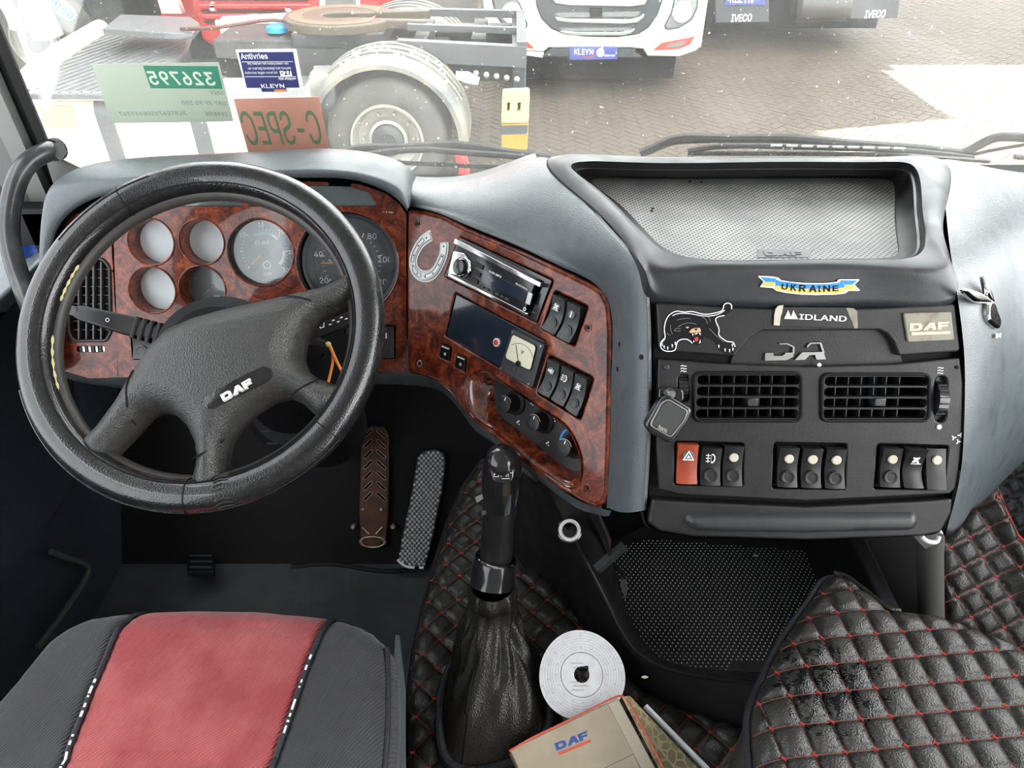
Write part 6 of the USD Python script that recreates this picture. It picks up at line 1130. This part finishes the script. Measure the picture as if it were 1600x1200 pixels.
def mguard(y0, y1, lab):
    Fy = Fr((WX, y1, GZ + .50), (0, 1, 0), (-1, 0, 0)); a = np.radians(np.linspace(-4, 186, 50)); rows = []
    for r, y in ((.575, 0), (.60, -.0), (.605, -.0), (.64, -.03), (.652, -.09)): rows.append((r, y1 - y0 + y))
    prof = rows + [(r, -y + 0.0) for r, y in ((.652, -.09), (.64, -.03), (.605, 0), (.575, 0))]
    prof = [(.575, y1 - y0), (.61, y1 - y0), (.64, y1 - y0 - .03), (.652, y1 - y0 - .10), (.652, .10), (.64, .03), (.61, 0), (.575, 0), (.60, .05), (.62, (y1 - y0) / 2), (.60, y1 - y0 - .05)]
    R = np.array([[(WX + r * math.cos(t) * 1.03, y1 - h, GZ + .50 + r * math.sin(t)) for r, h in prof] for t in a])
    g = ch.part('mudguard', join([grid(R, cu=True), cap(R[0], True), cap(R[-1], False)]), 'guard', smooth=40, label=lab)
    for k in range(3): yy = y0 + (y1 - y0) * (.3 + .2 * k); g.sub('ridge', tube([(WX + .655 * math.cos(t) * 1.03, yy, GZ + .5 + .655 * math.sin(t)) for t in np.radians(np.linspace(25, 165, 30))], .018, 6), 'guard')
    return g
mg = mguard(6.0, 6.66, 'near rear mudguard with water drops'); mguard(7.73, 8.39, 'far rear mudguard')
rd = np.random.default_rng(3); dr_ = []
for k in range(70):
    t = math.radians(rd.uniform(35, 118)); yy = rd.uniform(6.06, 6.5); s_ = rd.uniform(.008, .018); c = A(WX + .657 * math.cos(t) * 1.03, yy, GZ + .5 + .657 * math.sin(t)); m = trimesh.creation.icosphere(1, s_); dr_.append((np.array(m.vertices) + c, np.array(m.faces)))
mg.sub('water_drops', join(dr_), 'white', kind='stuff')
ch.part('tail_light', tube([(-.44, 5.99, -.80), (-.40, 5.99, -.95), (-.42, 5.99, -1.10)], .05, 10), 'tail_red'); ch.part('lamp_bracket', tube([at_y(712, 117, 6.0), at_y(730, 121, 6.0), at_y(748, 127, 6.0)], [.03, .045, .03], 10), 'white')
for k in range(5): ch.part('bolt', (np.array(trimesh.creation.icosphere(1, .026).vertices) + A(-.30 + k * .085, 6.44, -.32 - .012 * k), np.array(trimesh.creation.icosphere(1, .026).faces)), 'rim_steel')
ZW = ZT(-.02); fw_ = ell(-1.53, 7.18, .50, .46, 12).union(Polygon([(-1.35, 7.35), (-.75, 7.42), (-.75, 6.94), (-1.35, 7.0)])).difference(ell(-1.53, 7.18, .16, .12)).difference(Polygon([(-1.5, 7.26), (-.70, 7.36), (-.70, 7.0), (-1.5, 7.10)]))
fm_ = ch.part('coupling_plate', ZW.w(ext(fw_, -.07, 0, .015)), 'grease', label='greasy brown coupling plate'); fm_.sub('wear_ring', ZW.w(ext(ell(-1.53, 7.18, .45, .41, 12).difference(ell(-1.53, 7.18, .33, .29, 12)).difference(sbox(-1.2, 6.9, -.5, 7.45)), 0, .004)), 'grease_ring'); ch.part('coupling_base', wbox(-1.9, -1.1, 6.8, 7.6, -.2, -.09, .03), 'chassis')
# yellow wheel chock hung on the tail
yc = Thing('wheel_chock', 'pale yellow wheel chock with two slots on the chassis tail', 'wheel chock', (.02, 6.0, -1.0)); YF = Fr((.0, 6.0, -.6), (0, -1, 0), (1, 0, 0))
yo = rpoly(YF.px([(785, 142), (828, 140), (826, 192), (783, 193)]), .02)
for q in ([(793, 161), (797, 160), (796, 174), (792, 175)], [(809, 161), (814, 160), (813, 174), (808, 175)]): yo = yo.difference(Polygon(YF.px(q)))
yc.part('face', YF.w(ext(yo, -.06, 0, .008)), 'yellow'); yc.part('slot_back', YF.w(ext(Polygon(YF.px([(790, 150), (820, 150), (819, 185), (788, 185)])), -.08, -.05)), 'deep_black'); yc.part('lower_block', YF.w(ext(rpoly(YF.px([(783, 194), (826, 193), (824, 236), (783, 236)]), .01), -.12, -.02, .01)), 'yellow_dark'); yc.part('dark_gap', YF.w(ext(Polygon(YF.px([(783, 198), (825, 197), (824, 210), (783, 211)])), -.02, -.012)), 'dark_grey')
# ================================================================ trucks further back
def tface(fr, pts, h0, h1, r=.0, rr=0.0): return fr.w(ext(rpoly(fr.px(pts, h1), rr) if rr else Polygon(fr.px(pts, h1)).buffer(0), h0, h1, r))
WF = Fr((.95, 8.85, 0), (0, -1, 0), (1, 0, 0)); wt = Thing('white_truck', 'white truck front with dark grille, silver bars and a blue plate', 'truck', (.95, 9.8, GZ))
wt.part('cab', wbox(-.30, 2.20, 9.05, 10.9, -.75, 2.32, .12), 'truck_white')
wt.part('trailer', wbox(-.30, 2.22, 10.92, 20, -.2, 2.5, .03), 'truck_white'); wt.part('underbody', wbox(-.05, 1.95, 9.3, 12, -1.15, -.7), 'deep_black')
fb_ = [(752, -60), (755, 10), (760, 50), (775, 62), (800, 78), (850, 82), (858, 76), (985, 76), (1005, 78), (1012, 89), (1062, 90), (1090, 80), (1099, 66), (1094, 55), (1099, 20), (1102, -60)]
wt.part('roof_visor', hullpts([(x, y, z) for x, y in ((-.3, 8.4), (2.2, 9.02), (2.2, 9.3), (-.3, 9.3)) for z in (2.15, 2.32)]), 'truck_white')  # wedge added above the view, slanted to shape the shadow edge on the paving
wt.part('front_panel', tface(WF, fb_, -.25, 0, .05), 'truck_white'); wt.part('bumper_lip', tface(WF, [(846, 88), (862, 76), (986, 76), (1004, 90)], -.2, .004, .0), 'grille')
wt.part('bumper_lip', tface(WF, [(800, 79), (850, 83), (848, 90), (806, 84)], -.2, .0), 'truck_white')
wt.part('grille', tface(WF, [(830, -60), (838, 10), (846, 30), (862, 46), (882, 54), (915, 58), (965, 59), (998, 54), (1014, 44), (1028, 24), (1040, -10), (1046, -60)], -.1, .03, .02), 'grille')
for q in ([(858, -8), (1016, -10), (1008, 8), (985, 11), (890, 9), (868, 6)], [(860, 16), (866, 26), (885, 29), (985, 30), (1000, 26), (1008, 20), (1006, 28), (996, 36), (975, 38), (890, 36), (870, 33)], [(866, 42), (874, 48), (900, 50), (970, 50), (984, 47), (994, 43), (990, 50), (976, 56), (900, 56), (880, 53)]): wt.part('grille_bar', tface(WF, q, .02, .055, .008), 'silver')
for q in ([(868, 20), (1000, 18), (996, 26), (872, 27)], [(874, 44), (986, 43), (980, 48), (880, 49)], [(864, -6), (1008, -8), (1004, 1), (868, 2)]): wt.part('mesh_strip', tface(WF, q, .02, .04), 'lamp')
wt.part('sensor', tface(WF, [(922, 13), (941, 13), (941, 26), (922, 27)], .03, .06, .006), 'deep_black')
for q in ([(768, -10), (800, -10), (812, 8), (820, 30), (826, 44), (808, 42), (786, 36), (775, 22)], [(1090, -10), (1056, -10), (1050, 20), (1036, 46), (1060, 42), (1080, 30), (1088, 12)]): hl_ = wt.part('headlight', tface(WF, q, -.04, .012, .01, .03), 'lamp'); g_ = np.array(q).mean(0); hl_.sub('headlight_bulb', WF.w(lathe([(.11, .01), (.10, .03), (.05, .035)], 20, *WF.p1(*g_))), 'white'); hl_.sub('headlight_frame', WF.w(ext(rpoly(WF.px(q), .03).buffer(.012).difference(rpoly(WF.px(q), .03)), -.02, .014)), 'grille')
for q in ([(768, 52), (780, 54), (822, 63), (835, 76), (800, 73), (780, 68)], [(1086, 57), (1060, 62), (1034, 67), (1021, 79), (1060, 77), (1078, 70)]): fl_ = wt.part('fog_light', tface(WF, q, -.02, .014, .006), 'lamp_red'); c_ = np.array(q).mean(0); fl_.sub('fog_lens', WF.w(ext(Polygon(WF.px(np.array(q) * .5 + c_ * .5)), .014, .02)), 'lamp')
pq = wt.part('number_plate', tface(WF, [(890, 74), (964, 74), (965, 93), (890, 94)], .0, .03, .006), 'plate_blue'); PF = Fr(WF.pt(0, 0, .03), WF.n, WF.x)
pq.sub('plate_text', text(PF, 'KLEYN', (897, 85), (927, 85), .055, .0), 'white_print'); pq.sub('red_text', text(PF, 'TRUCKS', (908, 90), (930, 90), .022, .0), 'lamp_red'); pq.sub('badge', PF.w(ext(circ(*PF.p1(938, 82), .045), 0, .004)), 'gold_print'); pq.sub('plate_text', text(PF, 'kleyn.com', (944, 88), (961, 88), .022, .0), 'white_print')
RF = Fr((-2.9, 9.6, 0), (0, -1, 0), (1, 0, 0)); rt_ = Thing('red_truck', 'bright red truck front partly hidden behind the chassis', 'truck', (-2.9, 10.6, GZ))
rt_.part('cab', wbox(-4.35, -1.35, 9.9, 11.6, -.75, 2.1, .12), 'truck_red')
rt_.part('front_panel', tface(RF, [(228, -60), (292, -60), (300, 10), (316, 62), (330, 72), (470, 74), (560, 66), (620, 60), (650, 30), (668, -60)], -.3, 0, .05), 'truck_red')
for v0 in (-14, 6, 22): rt_.part('bumper_slat', tface(RF, [(306 + v0 * .3, v0), (486, v0), (484, v0 + 10), (312 + v0 * .3, v0 + 9)], .0, .08, .02), 'truck_red'); rt_.part('slot', tface(RF, [(310 + v0 * .3, v0 + 10), (484, v0 + 10), (482, v0 + 16), (316 + v0 * .3, v0 + 15)], -.0, .012), 'rust')
for u, v in ((334, 10), (452, 12), (344, 34)): rt_.part('lamp', RF.w(lathe([(.05, 0), (.05, .05), (.03, .08)], 14, *RF.p1(u, v))), 'white')
rt_.part('white_corner', tface(RF, [(236, -30), (262, -30), (284, 22), (252, 22)], -.1, .03, .02), 'truck_white'); rt_.part('headlight', tface(RF, [(506, -20), (556, -20), (556, 22), (538, 30), (508, 26)], -.05, .03, .02, .03), 'lamp'); rt_.part('headlight_surround', tface(RF, [(498, -20), (562, -20), (563, 26), (540, 36), (500, 30)], -.06, .01, .01), 'truck_white'); rt_.part('underbody', wbox(-4.1, -1.7, 10, 12, -1.1, -.7), 'deep_black')
wa = Thing('white_air_tank', 'white cylinder with grey strap between the red truck and the coupling plate', 'air tank', (-2.2, 8.7, -.5)); p0_, p1x = at_y(352, 52, 8.9), at_y(452, 46, 8.9); wa.part('cylinder', tube([p0_, p0_ + (p1x - p0_) * .02, p1x], [.12, .17, .17], 20), 'white'); wa.part('strap', tube([p0_ + (p1x - p0_) * .42, p0_ + (p1x - p0_) * .56], .178, 20), 'rim_steel'); wa.part('cradle', bar(p0_ - A(-.05, 0, .2), p1x - A(-.3, 0, .2), .3, .06), 'rim_steel')
IVF = Fr((3.9, 10.95, 0), (0, -1, 0), (1, 0, 0)); iv = Thing('dark_truck', 'dark grey truck rear with lettered mudflaps and a round tank between', 'truck', (3.9, 12, GZ))
iv.part('body', wbox(2.65, 5.35, 11.0, 18, -.5, 1.75, .05), 'dark_grey'); iv.part('box_body', wbox(2.65, 5.35, 12.7, 21, 1.7, 4.1, .05), 'dark_grey')  # upper box is added out of view to shade the far paving
iv.part('mudflap', tface(IVF, [(1118, -40), (1202, -40), (1202, 35), (1118, 36)], -.06, 0, .01), 'dark_grey'); iv.part('mudflap', tface(IVF, [(1330, -40), (1412, -40), (1402, 28), (1328, 30)], -.06, 0, .01), 'dark_grey')
iv.part('tank', tube([at_y(1240, 8, 10.9), at_y(1246, 8, 10.9), at_y(1322, 6, 10.9), at_y(1328, 6, 10.9)], [.14, .21, .21, .14], 24), 'rim_old'); iv.part('underbody', wbox(2.8, 5.1, 11.2, 17, -1.0, -.5), 'deep_black')
iv.part('lettering', text(IVF, 'IVECO', (1142, 34), (1174, 33), .09, .0, .006), 'white_print'); iv.part('lettering', text(IVF, 'IVECO', (1350, 28), (1382, 27), .09, .0, .006), 'white_print'); iv.part('number_plate', tface(IVF, [(1132, -16), (1196, -16), (1196, 7), (1133, 8)], .0, .02), 'plate_blue'); iv.part('plate_text', text(Fr(IVF.pt(0, 0, .02), IVF.n, IVF.x), 'KLEYN', (1140, 4), (1176, 4), .09, .001, .004), 'white_print')
# left: dark parked truck side with wheels, white cylinder, blue neighbouring truck
lt_ = Thing('dark_truck_flank', 'dark parked truck flank with a white cylinder at the upper left', 'truck', (-6.5, 9.5, GZ)); lt_.part('flank', wbox(-9.2, -4.75, 9.9, 12.5, -1.0, 2.0, .05), 'foliage_dark'); lt_.part('white_cylinder', tube([at_y(48, -30, 8.9), at_y(54, 12, 8.9), at_y(76, 58, 8.9), at_y(77, 60, 8.9)], [.15, .16, .16, .12], 20), 'white'); lt_.part('white_hose', tube(spl([at_y(u, v, 8.6) for u, v in ((-10, -20), (8, 4), (22, 30), (26, 45))], 16), .07, 10), 'white')
for k in range(5): lt_.part('blue_coil', (lambda m: (m[0] @ np.array([[1, 0, 0], [0, 0, 1], [0, 1, 0]]) + at_y(86 + k * 5, 4 + k * 4, 8.9), m[1]))(torus(.075, .016, 24, 8)), 'coil_blue')
wheel(lt_, -5.6, 9.3, 9.85); lt_.part('red_panel', wbox(-6.5, -5.9, 9.75, 9.9, -.6, .3, .03), 'lamp_red')
wh = Thing('added_shade_block', 'tall pale block added out of view left of the yard to shade trucks and cab', 'shade_block', (-13, 0, GZ)); wh.part('wall', wbox(-18, -9.6, -25, 19, GZ, 15.6), 'box_grey')  # unseen block, added to keep sun off the yard and the cab
for k in range(10): wh.part('wall_rib', wbox(-9.6, -9.5, -22 + 4 * k, -21.8 + 4 * k, GZ, 15.6), 'box_grey')
wh.part('roof_edge', wbox(-18.1, -9.45, -25.1, 19.1, 15.6, 15.9), 'dark_grey')
mi = Thing('door_mirror', 'blue mirror housing outside the driver window beside the grab handle', 'mirror', at_t(38, 365, 1.5)); mi.part('housing', (np.array(trimesh.creation.icosphere(3, 1).vertices) * A(.018, .05, .075) + at_t(42, 362, 1.42), np.array(trimesh.creation.icosphere(3, 1).faces)), 'truck_blue', smooth=True); mi.part('stalk', tube([at_t(41, 368, 1.44), at_t(60, 430, 1.5)], .012, 8), 'deep_black')

db2 = Thing('door_frame', 'blue painted outer door frame beside the left windscreen pillar', 'door frame', at_t(0, 240, 1.6)); db2.part('outer_skin', bar(at_t(-30, 80, 1.35), at_t(14, 300, 1.42), .05, .06, (0, 1, 0)), 'truck_blue')
